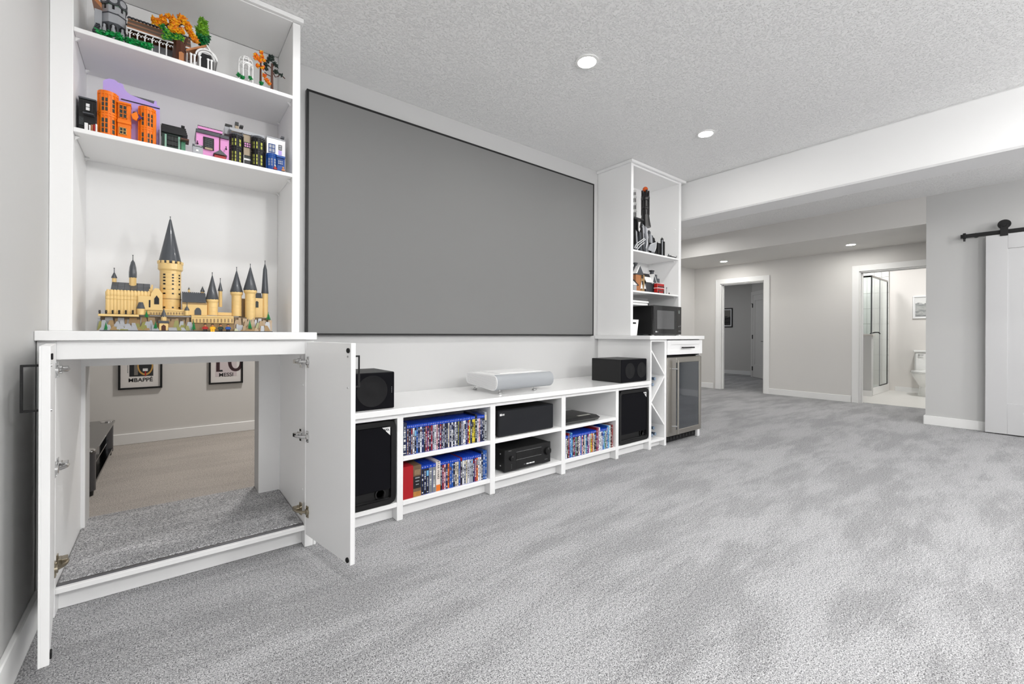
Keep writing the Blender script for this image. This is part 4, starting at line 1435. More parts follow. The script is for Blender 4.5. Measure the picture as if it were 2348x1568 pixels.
# chapel block with pointed window
K.slab('chapel', 640, 905, 935, 1085, 2.232, .09, TAN)
a0, a1, ap = K.P(780, 935, 2.23), K.P(905, 935, 2.23), K.P(842, 850, 2.23)
MB().prism([(a0.x, a0.z - .002), (a1.x, a0.z - .002), (a1.x, a0.z + .012), (ap.x + .006, ap.z), (ap.x - .006, ap.z), (a0.x, a0.z + .012)], 'y', 2.2315, 2.29).build('gable', TAN, ca)
w0, w1, wz = K.P(815, 1020, 2.23), K.P(868, 1020, 2.23), K.P(842, 925, 2.23).z
MB().prism([(w0.x, w0.z), (w1.x, w0.z), (w1.x, w0.z + .022), ((w0.x + w1.x) / 2, wz), (w0.x, w0.z + .022)], 'y', 2.2302, 2.2316).build('pointed_window', BK, ca)
K.slab('slit_window', 757, 775, 975, 1055, 2.2308, .002, BK)
g = MB().prism([(2.232, K.P(760, 965, 2.232).z), (2.27, K.P(760, 870, 2.232).z), (2.27, K.P(760, 965, 2.232).z)], 'x', K.P(735, 900, 2.232).x, K.P(790, 900, 2.232).x)
g.build('chapel_roof', DG, ca)
for i in range(5):
    K.slab('step_gable', 735 + i * 12, 752 + i * 12, 900 - i * 22, 945, 2.262, .03, TAN)
# main tower
c, r, zb, zt, mt = K.tower('main_tower', 990, 640, 1085, 118, 2.30, TAN, 20)
g = MB()
for y in (690, 722, 756, 792, 845, 897, 1050):
    for off, wd_ in ((-.55, .0042), (.22, .0030), (.80, .0030)):
        z = K.P(990, y, 2.22).z
        cyl_box(g, c, r, off, z - .0030, z + .0030, wd_)
g.build('window_slot', BK, ca, smooth=None)
MB().lathe([(r + .0012, K.P(990, 952, 2.22).z - .003), (r + .0012, K.P(990, 952, 2.22).z)], (c[0], c[1], 0), 'z', 20).build('string_course', TAND, ca)
zc0, zc1 = K.P(990, 642, 2.24).z, K.P(990, 572, 2.24).z
r2 = wid(137 / K.sc, (c[0], c[1]))
MB().lathe([(r, zc0 - .004), (r2, zc0 + .003), (r2, zc1)], (c[0], c[1], 0), 'z', 20).build('collar', TAN, ca)
zf1 = K.P(990, 352, 2.26).z
for i in range(14):
    t_ = 2 * math.pi * i / 14
    Mx = Matrix.Translation((c[0] + r2 * .96 * math.cos(t_), c[1] + r2 * .96 * math.sin(t_), zc1)) @ Matrix.Rotation(t_, 4, 'Z')
    MB(Mx).box(-.003, .003, -.0045, .0045, -.001, .011, 0, .0006).build('merlon', TAN, ca)
K.cone('main_roof', 988, 108, 572, 126, 2.30, DG, 76, 28)
# long wing
K.slab('wing', 1118, 1385, 1000, 1140, 2.245, .11, TAN)
K.slab('wing_band', 1118, 1385, 1005, 1022, 2.2425, .003, TAND)
x0, x1 = K.P(1118, 1000, 2.245).x, K.P(1372, 1000, 2.245).x
ze, zr_ = K.P(1240, 1002, 2.245).z, K.P(1240, 900, 2.275).z
g = MB().prism([(2.24, ze), (2.275, zr_), (2.31, zr_), (2.36, ze)], 'x', x0, x1)
for i in range(12): g.box(x0 + (x1 - x0) * i / 12, x0 + (x1 - x0) * (i + .7) / 12, 2.28, 2.30, zr_ - .001, zr_ + .0035)
g.build('wing_roof', DG, ca, smooth=None)
K.tower('chimney', 1189, 862, 905, 12, 2.29, TAN, 8)
K.cone('chimney_cap', 1189, 832, 862, 12, 2.29, DG, seg=8)
K.tower('chimney', 1335, 880, 915, 20, 2.29, TAN, 8)
K.cone('chimney_cap', 1335, 826, 882, 25, 2.29, DG, seg=10)
w0, w1, wz = K.P(1250, 1135, 2.243), K.P(1322, 1135, 2.243), K.P(1285, 1058, 2.243).z
MB().prism([(w0.x, w0.z), (w1.x, w0.z), (w1.x, w0.z + .018), (w1.x - .005, w0.z + .028), ((w0.x + w1.x) / 2, wz), (w0.x + .005, w0.z + .028), (w0.x, w0.z + .018)], 'y', 2.2425, 2.2448).build('arched_door', DG, ca)
def cone_tower(x, yt, ytip, fin, yb, hw, hwc, Y, base, flare=True):
    if flare:
        K.tower('tower', x, yt + 45, yb, hw, Y, TAN, 12, base=base)
        K.tower('tower_flare', x, yt + 4, yt + 30, hwc - 2, Y, TAN, 12)
        K.tower('tower_corbel', x, yt + 29, yt + 50, hwc - 2, Y, TAN, 12, hw)
    else:
        K.tower('tower', x, yt, yb, hw, Y, TAN, 12, base=base)
    K.cone('tower_roof', x, ytip, yt + 5, hwc, Y, DG, fin)
cone_tower(1440, 960, 712, 678, 1140, 62, 72, 2.265, None)
cone_tower(1527, 868, 772, 740, 1050, 21, 27, 2.30, None, False)
cone_tower(1702, 882, 662, 620, 1150, 56, 72, 2.28, None)
cone_tower(1850, 862, 622, 585, 1188, 58, 76, 2.262, None)
K.tower('tower', 2008, 905, 1165, 33, 2.29, TAN, 12)
K.cone('tower_roof', 2008, 592, 906, 40, 2.29, DG, 552, 12, [(.95, 0), (1, .02), (.9, .15), (.55, .82), (.15, 1)])
K.slab('gatehouse', 1890, 1985, 955, 1165, 2.275, .08, TAN)
w0 = K.P(1905, 1055, 2.273); w1 = K.P(1938, 1055, 2.273); wz = K.P(1920, 985, 2.273).z
MB().prism([(w0.x, w0.z), (w1.x, w0.z), (w1.x, wz - .005), ((w0.x + w1.x) / 2, wz), (w0.x, wz - .005)], 'y', 2.2728, 2.2748).build('arched_window', PANE, ca)
g = MB().prism([(2.275, K.P(1940, 955, 2.275).z), (2.30, K.P(1940, 895, 2.275).z), (2.35, K.P(1940, 955, 2.275).z)], 'x', K.P(1900, 950, 2.275).x, K.P(1975, 950, 2.275).x)
g.build('gatehouse_roof', DG, ca)
K.slab('link_wall', 1500, 1660, 1110, 1145, 2.275, .03, TAN)
K.slab('link_wall', 1735, 1800, 960, 1160, 2.295, .03, TAND)
def arcade(x0, x1, y0, y1, Y, n):
    w_ = K.slab('arcade', x0, x1, y0, y1, Y, .05, TAN)
    K.slab('cornice', x0, x1, y0 - 12, y0 + 4, Y - .003, .055, TAN)
    for i in range(n):
        x = x0 + (x1 - x0) * (i + .5) / n
        a, b, t_ = K.P(x - 9, y1 - 8, Y), K.P(x + 9, y1 - 8, Y), K.P(x, y0 + 18, Y)
        MB().prism([(a.x, a.z), (b.x, a.z), (b.x, t_.z - .003), ((a.x + b.x) / 2, t_.z), (a.x, t_.z - .003)], 'y', Y - .0012, Y + .0005).build('arch', TAND, w_, smooth=None)
arcade(1215, 1672, 1158, 1225, 2.225, 12)
K.slab('plinth', 1222, 1672, 1225, 1306, 2.232, .04, TAND, base=ZC + .004)
arcade(765, 1195, 1088, 1140, 2.238, 14)
K.tower('bastion', 672, 1068, 1135, 46, 2.235, TAN, 12)
K.cone('bastion_roof', 672, 1000, 1070, 50, 2.235, DG, 978, 12, [(.96, 0), (1, .04), (.55, .95), (.5, 1)])
K.tower('bastion', 1168, 1080, 1140, 28, 2.232, TAN, 8)
K.cone('bastion_roof', 1168, 1032, 1082, 29, 2.232, DG, 1000, 10)
# small gate tower in front
K.slab('gate', 868, 965, 1225, 1306, 2.20, .03, TAN, base=ZC + .004)
K.slab('gate_roof', 858, 975, 1200, 1226, 2.198, .034, DG)
w0, w1, wz = K.P(893, 1300, 2.199), K.P(940, 1300, 2.199), K.P(916, 1240, 2.199).z
MB().prism([(w0.x, ZC + .004), (w1.x, ZC + .004), (w1.x, wz - .006), ((w0.x + w1.x) / 2, wz), (w0.x, wz - .006)], 'y', 2.1985, 2.2005).build('gate_arch', BRN, ca)
K.tower('gate_turret', 918, 1150, 1200, 32, 2.215, TAN, 8)
K.cone('gate_turret_roof', 918, 1064, 1152, 34, 2.215, DG, None, 8)
for (x, y0, y1) in ((295, 1210, 1302), (732, 1085, 1165), (830, 1205, 1285), (1240, 1195, 1300), (1845, 1185, 1290), (2045, 1105, 1190)):
    pine(K, x, y0, y1, 2.205 if y0 > 1150 else 2.225, GRN)
for x, m_, l_ in ((1360, RED, 'tiny toy figure in dark red standing before the toy castle'), (1440, YEL, 'tiny toy figure in yellow standing before the toy castle'),
                  (1525, DGRN, 'tiny toy figure in dark green standing before the toy castle'), (1605, BLU, 'tiny toy figure in blue standing before the toy castle')):
    p = K.P(x, 1300, 2.2)
    fig(p.x, 2.182, ZC, m_, BK if m_ != YEL else YEL, l_, NOUG, BK)

# ------------------------------------------------------------------ garden villa on the top shelf
ZV = 2.0004
vi = thing('toy_villa', 'grey toy brick villa with round tower, long brown roof and orange tree', 'toy villa', (-.1, 2.3, ZV))
V = Set(vi, 180, 0, 9.783)
T = Set(vi, 340, 20, 9.8)
a = V.P(800, 300, 2.27)
rT = wid(275 / V.sc, a)
cT = (a.x, 2.275)
zA, zB, zM = V.P(800, 60, 2.22).z, ZV, V.P(800, 440, 2.22).z
MB().lathe([(rT * 1.04, zB), (rT * 1.04, zB + .02), (rT, zB + .022), (rT, zM)], (*cT, 0), 'z', 8, 0, .39).build('tower_base', DG, vi, smooth=None)
MB().lathe([(rT, zM), (rT * 1.03, zM + .003), (rT * 1.03, zA)], (*cT, 0), 'z', 8, 0, .39).build('tower', LG, vi, smooth=None)
for i in range(8):
    ang = .39 + math.pi / 4 * (i + .5)
    ap_ = rT * 1.03 * math.cos(math.pi / 8)
    Mx = Matrix.Translation((cT[0] + ap_ * math.cos(ang), cT[1] + ap_ * math.sin(ang), 0)) @ Matrix.Rotation(ang + math.pi / 2, 4, 'Z')
    MB(Mx).box(-.0035, .0035, -.0015, .002, zM + .05, zM + .066, 0, .0005).build('slit_window', BK, vi)
    MB(Mx).box(-.017, .017, -.002, .001, zM + .032, zM + .036).build('sill', DG, vi)
    g = MB(Mx)
    g.prism([(.018 * math.cos(t_), zM + .083 + .018 * math.sin(t_)) for t_ in [2 * math.pi * k / 20 for k in range(20)]], 'y', -.004, .002)
    g.build('round_gable', DG, vi)
    MB(Mx).prism([(.012 * math.cos(t_), zM + .083 + .012 * math.sin(t_)) for t_ in [2 * math.pi * k / 16 for k in range(16)]], 'y', -.0055, -.0035).build('gable_disc', LG, vi)
    MB(Mx).prism([(-.010, zB + .026), (.010, zB + .026), (.010, zM - .018), (.006, zM - .010), (0, zM - .006), (-.006, zM - .010), (-.010, zM - .018)], 'y', -.001, .006).build('arch', BK, vi)
    MB(Mx).lathe([(.006, zB + .026), (.0065, zM - .03), (.004, zM - .022), (.0045, zM - .014), (.0001, zM - .01)], (0, -.003, 0), 'z', 8).build('statue', LG, vi)
MB().lathe([(rT * 1.05, zA), (rT * .6, zA + .035), (rT * .15, zA + .055)], (*cT, 0), 'z', 8, 0, .39).build('tower_roof', toy('sage', '#6f8a78'), vi, smooth=None)
# side wing and stair to the left
x0, x1 = V.P(330, 300, 2.30).x, V.P(560, 300, 2.30).x
MB().prism([(x0, V.P(330, 130, 2.3).z), (x1, V.P(520, 370, 2.3).z), (x1, V.P(520, 370, 2.3).z + .018), (x0 + .004, V.P(330, 130, 2.3).z + .01)], 'y', 2.24, 2.34).build('side_roof', NOUG, vi)
MB().box(x0 + .008, x1, 2.25, 2.33, ZV, V.P(500, 380, 2.3).z, 0, .001).build('side_wing', LG, vi)
for i in range(6):
    p = V.P(360 + i * 16, 700 - i * 30, 2.235)
    MB().box(p.x - .006, p.x + .006, 2.225, 2.245, p.z - .003, p.z, 0).build('stair_step', DG, vi)
# long hall
hx0, hx1 = V.P(1085, 600, 2.24).x, T.P(960, 900, 2.24).x
zE, zR = V.P(1085, 610, 2.235).z, V.P(1095, 405, 2.30).z
g = MB()
for k in range(7):
    h0, h1 = k / 7, (k + .9) / 7
    ya, yb = 2.232 + .068 * h0, 2.232 + .068 * h1
    za, zb = zE + (zR - zE) * h0, zE + (zR - zE) * h1
    g.prism([(ya, za), (yb, zb + .001), (yb, zb - .005), (ya, za - .005)], 'x', hx0, hx1, k % 3)
g.prism([(2.30, zR), (2.37, zE), (2.30, zE)], 'x', hx0, hx1, 1)
g.build('hall_roof', [NOUG, toy('roof_brown', '#6e4a33'), toy('roof_olive', '#5d5240')], vi, smooth=None)
nS = 18
for i in range(nS):
    x = hx0 + (hx1 - hx0) * (i + .5) / nS
    vs = []
    MB().prism([(x + .0085 * math.cos(t_), zR + .009 * math.sin(t_)) for t_ in [math.pi * k / 8 for k in range(9)]] + [(x + .005 * math.cos(t_), zR + .004 * math.sin(t_)) for t_ in [math.pi * (8 - k) / 8 for k in range(9)]], 'y', 2.297, 2.303).build('ridge_ring', DG, vi, smooth=None)
MB().box(hx0, hx1, 2.228, 2.234, zE - .006, zE - .001, 0, .0005).build('eave', WT, vi)
MB().box(hx0, hx1, 2.30, 2.31, ZV, zE).build('hall_wall', LG, vi)
MB().box(hx0, hx1, 2.225, 2.36, ZV, ZV + .006).build('hall_floor', SAND, vi)
nC = 9
for i in range(nC):
    x = hx0 + (hx1 - hx0) * (i + .4) / nC
    g = MB().tube([(x, 2.235, ZV + .006), (x, 2.235, zE - .014), (x + .004, 2.235, zE - .006)], .0022, 6)
    g.tube([(x, 2.235, zE - .022), (x + .007, 2.235, zE - .013), (x + .011, 2.235, zE - .017), (x + .009, 2.235, zE - .022)], .0014, 6)
    g.tube([(x, 2.235, zE - .022), (x - .007, 2.235, zE - .013), (x - .011, 2.235, zE - .017), (x - .009, 2.235, zE - .022)], .0014, 6)
    g.build('column', WT, vi)
leaves(V, 'shrub', [(480, 730), (690, 770), (850, 800), (920, 850), (1130, 930), (1230, 950), (1330, 960), (1460, 1000), (1570, 1030)], 65, 2.195, [GRN, toy('bright_green', '#12a04e')], 34, vi, 4, .0075)
# big autumn tree
tr = T.P(700, 1000, 2.225)
tz = lambda y: T.P(700, y, 2.225).z
tX = lambda x, y=600: T.P(x, y, 2.225).x
MB().lathe([(.030, ZV), (.026, ZV + .012), (.021, tz(900)), (.020, tz(740)), (.024, tz(690))], (tr.x, 2.235, 0), 'z', 9).build('trunk', BRN, vi)
MB().prism([(tr.x - .002, ZV), (tr.x + .014, ZV), (tr.x + .014, tz(1020)), (tr.x + .006, tz(995)), (tr.x - .002, tz(1020))], 'y', 2.208, 2.215).build('trunk_door', NOUG, vi)
for pts in ([(640, 700), (520, 560), (400, 370), (260, 340)], [(400, 370), (560, 290)], [(720, 700), (750, 560), (700, 370), (830, 330)], [(800, 1080), (815, 850), (870, 670), (970, 610)], [(960, 600), (880, 480)], [(640, 720), (640, 560), (600, 400)]):
    MB().tube([(tX(x, y), 2.225, T.P(x, y, 2.225).z) for x, y in pts], .0032, 7).build('branch', BRN, vi)
leaves(T, 'autumn_foliage', [(130, 230), (190, 330), (240, 290), (330, 220), (350, 300), (470, 180), (540, 240), (600, 330), (660, 290), (560, 360), (740, 200), (800, 250), (850, 330), (900, 400), (900, 470), (960, 560), (1020, 660), (1060, 720), (740, 490), (520, 450), (620, 470)], 52, 2.22, [YEL, toy('amber', '#f39a1c'), toy('amber_dark', '#d9790f')], 34, vi, 8, .0078)
leaves(T, 'green_foliage', [(370, 640), (460, 630), (560, 620), (650, 640), (740, 660), (330, 420), (400, 500)], 50, 2.215, [LIME, GRN, toy('leaf', '#4f9a2f')], 30, vi, 9, .0075)
leaves(T, 'dark_foliage', [(1170, 720), (1250, 740), (1190, 640), (1270, 650)], 88, 2.29, [GRN, toy('pine_green', '#0d5c32')], 55, vi, 10, .0085)
leaves(T, 'lime_foliage', [(1230, 290), (1200, 370), (1250, 400), (1200, 470), (1260, 500), (1300, 580), (1240, 580), (1150, 470)], 66, 2.29, [LIME, toy('moss', '#5f9a2a')], 46, vi, 12, .0085)
# white temple front
q0, q1, qa = T.P(1120, 1040, 2.215), T.P(1530, 1190, 2.215), T.P(1310, 830, 2.215)
zq = q1.z
MB().prism([(q0.x, zq), (q1.x, zq), (q1.x, zq + .004), (qa.x, qa.z), (q0.x, zq + .022)], 'y', 2.222, 2.34).build('temple_gable', WT, vi)
MB().prism([(q1.x + .004, zq - .002), (q1.x + .004, zq + .005), (qa.x, qa.z + .005), (qa.x, qa.z - .002)], 'y', 2.212, 2.33).build('temple_roof', WT, vi)
MB().prism([(T.P(850, 1030, 2.215).x, zq + .012), (qa.x, qa.z + .005), (qa.x, qa.z - .003), (T.P(850, 1030, 2.215).x, zq + .004)], 'y', 2.216, 2.33).build('temple_roof', NOUG, vi)
ca_, cr_ = T.P(1300, 1100, 2.215), .030
for k, (ro, m_) in enumerate(((.036, WT), (.027, WT))):
    pts = []
    for i in range(11):
        t_ = math.pi * i / 10
        pts.append((qa.x + ro * math.cos(t_), 2.214 + k * .004, zq + .002 + ro * .95 * math.sin(t_)))
    MB().tube(pts, .0034, 7).build('arch', m_, vi)
MB().prism([(qa.x - .024, ZV), (qa.x + .024, ZV), (qa.x + .024, zq), (qa.x + .014, zq + .020), (qa.x - .014, zq + .020), (qa.x - .024, zq)], 'y', 2.2205, 2.2235).build('doorway', BK, vi)
for x in (960, 1040, 1160, 1345, 1420):
    p = T.P(x, 1150, 2.22)
    MB().lathe([(.005, ZV), (.005, ZV + .004), (.0035, ZV + .006), (.0035, zq - .006), (.0055, zq - .002), (.0055, zq + .001)], (p.x, 2.218, 0), 'z', 10).build('column', WT, vi)

# ------------------------------------------------------------------ white gazebo with two trees
ga = thing('toy_gazebo', 'white toy brick gazebo beside an orange tree and a dark bare tree', 'toy gazebo', (.33, 2.25, ZV))
W = Set(ga, 520, 100, 13.04)
p = W.P(575, 640, 2.235)
rg = wid(225 / W.sc, p)
zg0, zg1 = W.P(575, 640, 2.235).z, W.P(575, 375, 2.235).z
MB().box(p.x - rg * 1.25, p.x + rg * 2.6, 2.195, 2.29, ZV, ZV + .005, 0, .001).build('base', SAND, ga)
MB().lathe([(rg * 1.02, ZV + .005), (rg * 1.02, ZV + .010)], (p.x, 2.24, 0), 'z', 12).build('floor', LG, ga)
for i in range(8):
    t_ = 2 * math.pi * i / 8 + .3
    x, y = p.x + rg * math.cos(t_), 2.24 + rg * math.sin(t_)
    g = MB().tube([(x, y, ZV + .010), (x, y, zg0)], .0024, 7)
    x2, y2 = p.x + rg * math.cos(t_ + .39), 2.24 + rg * math.sin(t_ + .39)
    x3, y3 = p.x + rg * math.cos(t_ - .39), 2.24 + rg * math.sin(t_ - .39)
    g.tube([(x, y, zg0 - .016), (x2, y2, zg0)], .0016, 6)
    g.tube([(x, y, zg0 - .016), (x3, y3, zg0)], .0016, 6)
    g.build('post', WT, ga)
    pts = []
    for k in range(6):
        e = math.pi / 2 * k / 6
        pts.append((p.x + rg * math.cos(e) * math.cos(t_), 2.24 + rg * math.cos(e) * math.sin(t_), zg0 + (zg1 - zg0) * math.sin(e)))
    MB().tube(pts, .0026, 6).build('dome_rib', WT, ga)
MB().lathe([(rg * 1.03, zg0 - .003), (rg * 1.05, zg0), (rg * 1.03, zg0 + .004), (rg * .95, zg0)], (p.x, 2.24, 0), 'z', 20, caps=False, closed=True).build('ring_beam', WT, ga)
for h in (.45, .75):
    e = math.asin(h)
    rr_ = rg * math.cos(e)
    zz = zg0 + (zg1 - zg0) * h
    MB().lathe([(rr_ * 1.04, zz - .002), (rr_ * 1.04, zz + .002), (rr_ * .9, zz + .002), (rr_ * .9, zz - .002)], (p.x, 2.24, 0), 'z', 20, caps=False, closed=True).build('dome_ring', WT, ga)
MB().lathe([(.012, 0), (.012, .010), (.010, .012)], (p.x, 2.24, ZV + .010), 'z', 12).build('table', BK, ga)
leaves(W, 'shrub', [(360, 940), (470, 1010), (700, 1030), (1040, 1180)], 48, 2.19, [GRN, toy('fern', '#0f8a44')], 26, ga, 21, .006)
def stem(x, y0, y1, hw, m, Y=2.22):
    a, b = W.P(x, y0, Y), W.P(x, y1, Y)
    r_ = wid(hw / W.sc, a)
    MB().lathe([(r_ * 1.25, ZV), (r_, ZV + .012), (r_ * .7, a.z)], (b.x, Y, 0), 'z', 8).build('trunk', m, ga)
stem(1010, 430, 1210, 38, BRN)
leaves(W, 'orange_foliage', [(1035, 260), (870, 340), (860, 430), (950, 440), (1040, 380), (1080, 450), (1100, 500), (990, 500), (930, 660), (1080, 720), (1130, 960), (1190, 1080), (1260, 1180)], 50, 2.215, [YEL, ORG, toy('flame', '#e3601a')], 26, ga, 22, .0062)
stem(1350, 600, 1345, 46, toy('bark', '#5d4038'))
for pts in ([(1350, 760), (1260, 660), (1180, 620)], [(1350, 740), (1400, 640), (1440, 560)], [(1350, 800), (1450, 1000), (1540, 980), (1600, 910), (1740, 1050)], [(1330, 980), (1200, 920), (1130, 850)]):
    MB().tube([(W.P(x, y, 2.22).x, 2.22, W.P(x, y, 2.22).z) for x, y in pts], .0022, 6).build('branch', BRN, ga)
leaves(W, 'dark_foliage', [(1300, 380), (1350, 400), (1380, 450), (1260, 470), (1320, 480), (1230, 530), (1140, 610), (1190, 640), (1430, 600), (1480, 660), (1450, 820), (1490, 850), (1620, 940), (1180, 760)], 46, 2.215, [toy('slate_green', '#2c3a34'), toy('deep_leaf', '#1f2b27'), DGRN], 24, ga, 23, .006)

# ------------------------------------------------------------------ shop row on the second shelf
ZS = 1.6439
def shop(label, ox, oy, sc, x):
    t = thing('toy_shop', label, 'toy building', (at(ox + x / sc, 300, 2.25).x, 2.25, ZS), 'toy buildings on the second shelf')
    return Set(t, ox, oy, sc)
B = shop('narrow black toy shop at the left end of the second shelf', 150, 160, 6.03, 300)
body = B.slab('wall', 182, 425, 400, 800, 2.225, .13, BK, base=ZS)
B.slab('cornice', 178, 425, 385, 408, 2.22, .135, DG)
g = MB().prism([(2.225, B.P(300, 400, 2.225).z), (2.27, B.P(300, 330, 2.225).z), (2.35, B.P(300, 400, 2.225).z)], 'x', B.P(190, 400, 2.23).x, B.P(425, 400, 2.23).x)
g.build('roof', DG, B.t)
B.slab('oriel', 240, 385, 430, 590, 2.21, .02, BK)
B.slab('oriel_sill', 236, 392, 590, 608, 2.206, .024, DG)
window(B, 278, 345, 465, 570, 2.2098, BK, WT, 1, 2, B.t)
window(B, 190, 250, 650, 760, 2.2248, DG, PANE, 3, 4, B.t)
B.slab('counter', 262, 310, 730, 830, 2.20, .015, WT, base=ZS)
for i in range(4): B.slab('goods', 325 + i * 30, 348 + i * 30, 760 - i * 4, 800, 2.2, .012, (WT, NOUG, RED, WT)[i], base=ZS)

B = shop('lavender toy shop with orange round bays, the tallest on the shelf', 150, 160, 6.03, 900)
YP = 2.262
pts = [(520, 150), (560, 128), (610, 120), (680, 138), (715, 160), (735, 185), (750, 178), (795, 200), (815, 260), (850, 305), (900, 345), (1060, 408), (1222, 470), (1232, 425), (1262, 440), (1266, 492), (1305, 512)]
# heights are taken on the facade plane, so the parapet runs level in the model
pz = [(B.P(x, y, YP).x, B.P(x, y, YP).z) for x, y in pts]
MB().prism([(pz[-1][0], ZS), (pz[0][0], ZS)] + pz, 'y', YP, YP + .02).build('facade', PUR, B.t)
MB().box(pz[0][0] + .004, pz[-1][0] - .004, YP + .02, YP + .13, ZS, pz[11][1] - .01).build('wall', PUR, B.t)
x0, x1 = B.P(880, 350, YP).x, B.P(1235, 460, YP).x
zt0 = pz[11][1]
g = MB()
for i in range(16):
    for k in range(3):
        xa = x0 + (x1 - x0) * i / 16
        g.prism([(YP + .022 + k * .014, zt0 - .004 + k * .012), (YP + .036 + k * .014, zt0 + .008 + k * .012), (YP + .036 + k * .014, zt0 + .003 + k * .012), (YP + .022 + k * .014, zt0 - .009 + k * .012)], 'x', xa, xa + (x1 - x0) / 16 * .9)
g.build('roof', DG, B.t, smooth=None)
MB().box(B.P(770, 360, YP).x, pz[-1][0], YP - .003, YP, zt0 - .022, zt0 - .019).build('moulding', BK, B.t)
def bay(B, name, x, y0, y1, hw, Y, m, bands, cols, pm, rows, seg=20):
    """round shop bay: drum with proud bands and rows of small windows"""
    a = B.P(x, y0, Y)
    r_ = wid(hw / B.sc, a)
    zb = ZS
    zt_ = a.z
    MB().lathe([(r_, zb), (r_, zt_)], (a.x, Y, 0), 'z', seg).build(name, m, B.t)
    for yb in bands:
        z = B.P(x, yb, Y - r_ * .7).z
        MB().lathe([(r_ * .98, z - .004), (r_ * 1.07, z - .003), (r_ * 1.07, z + .003), (r_ * .98, z + .004)], (a.x, Y, 0), 'z', seg).build('band', m, B.t)
    for (ya, yb_, n) in rows:
        za, zb_ = B.P(x, yb_, Y - r_ * .7).z, B.P(x, ya, Y - r_ * .7).z
        for k in range(n):
            z0, z1 = za + (zb_ - za) * k / n, za + (zb_ - za) * (k + .78) / n
            if z0 < zb + .002: continue
            for off in cols:
                g = MB()
                cyl_box(g, (a.x, Y), r_ + .0002, off, z0, z1, r_ * .15, .0009)
                g.build('pane', pm, B.t, smooth=None)
    for off in (-.95, -.62, -.3, .02, .34, .66, .95):
        g = MB()
        cyl_box(g, (a.x, Y), r_ + .001, off, zb, zt_ - .002, r_ * .05, .0016)
        g.build('mullion', m, B.t, smooth=None)
    return a, r_
bay(B, 'round_bay', 590, 330, 900, 142, 2.245, ORG, [340, 600, 635], (-.46, -.14, .5), PANE, [(390, 580, 3), (670, 880, 3)])
B.slab('flat_bay', 720, 905, 455, 900, 2.225, .04, ORG, base=ZS)
B.slab('band', 715, 910, 445, 470, 2.219, .046, ORG)
B.slab('band', 715, 910, 700, 740, 2.219, .046, ORG)
window(B, 738, 855, 490, 672, 2.2245, ORG, PANE, 2, 3, B.t)
window(B, 745, 845, 800, 895, 2.2245, toy('pale_wood', '#d9b06a'), PANE, 2, 2, B.t)
bay(B, 'round_bay', 1130, 540, 1010, 118, 2.245, ORG, [552, 800, 830], (-.48, .12, .6), PANE, [(600, 780, 3), (870, 1010, 2)])
B.slab('bay_side', 1195, 1256, 600, 1010, 2.225, .03, ORG, base=ZS)
q = B.P(985, 650, 2.22)
MB().prism([(q.x - .016, q.z + .004), (q.x, q.z + .018), (q.x + .006, q.z), (q.x, q.z - .016), (q.x - .012, q.z - .012)], 'y', 2.215, 2.225).build('hanging_sign', ORG, B.t)
MB().prism([(q.x + .004, q.z + .012), (q.x + .017, q.z), (q.x + .004, q.z - .012)], 'y', 2.217, 2.223).build('hanging_sign', toy('violet', '#4b2a6a'), B.t)
MB().tube([(q.x, 2.22, q.z + .018), (q.x - .01, 2.24, q.z + .024), (q.x - .012, YP, q.z + .022)], .0014, 6).build('sign_bracket', BK, B.t)

B = shop('low dark green toy shop with six pane window', 150, 160, 6.03, 1450)
B.slab('wall', 1330, 1620, 880, 1080, 2.225, .1, DGRN, base=ZS)
for k in range(4):
    B.slab('roof_course', 1322 + k * 3, 1690 - k * 8, 850 - k * 26, 880 - k * 26, 2.215 + k * .012, .06, BK, ref=1480)
B.slab('chimney', 1600, 1650, 770, 800, 2.265, .03, BK, ref=1620)
for x in (1385, 1572): B.slab('pilaster', x - 14, x + 14, 905, 1070, 2.221, .01, MINT, ref=1480, base=ZS)
window(B, 1408, 1556, 915, 1055, 2.2245, BK, PANE, 3, 2, B.t)
B.slab('door', 1600, 1660, 990, 1090, 2.224, .01, toy('sea_green', '#4f8f70'), base=ZS)
B.slab('porch_roof', 1590, 1710, 945, 970, 2.2, .05, BRN, ref=1640)
B.slab('lamp_post', 1318, 1328, 745, 1000, 2.2, .006, BK, base=ZS)

B = shop('low grey toy wall with signboard between green and pink shops', 420, 240, 8.254, 260)
B.slab('wall', 180, 375, 790, 900, 2.20, .03, LG, base=ZS)
B.slab('signboard', 175, 380, 755, 790, 2.197, .02, DG)
for k in range(2): B.slab('sign_line', 215, 350, 762 + k * 14, 768 + k * 14, 2.1962, .001, WT)
B.slab('notice', 240, 290, 845, 880, 2.1985, .002, WT)

B = shop('pink toy shop with dark cornice and black window', 420, 240, 8.254, 560)
B.slab('wall', 244, 690, 520, 1000, 2.225, .11, PNK, base=ZS)
B.slab('wall', 700, 868, 600, 1000, 2.232, .006, PNK, base=ZS)
B.slab('cornice', 240, 700, 500, 560, 2.217, .12, DG, ref=470)
B.slab('parapet', 275, 745, 445, 500, 2.245, .09, PNK, ref=520)
for i in range(17): B.slab('roof_tile', 275 + i * 28, 297 + i * 28, 438, 452, 2.243, .02, DG, ref=520)
B.slab('cornice', 700, 868, 585, 640, 2.222, .016, DG)
B.slab('window_surround', 380, 585, 620, 850, 2.2215, .006, BK)
window(B, 415, 550, 650, 810, 2.2213, DG, PANE, 2, 4, B.t)
B.slab('window_sill', 410, 555, 812, 850, 2.216, .008, SAND)
B.slab('post', 684, 700, 600, 900, 2.222, .006, BRN)
q0, q1 = B.P(570, 925, 2.2), B.P(830, 985, 2.2)
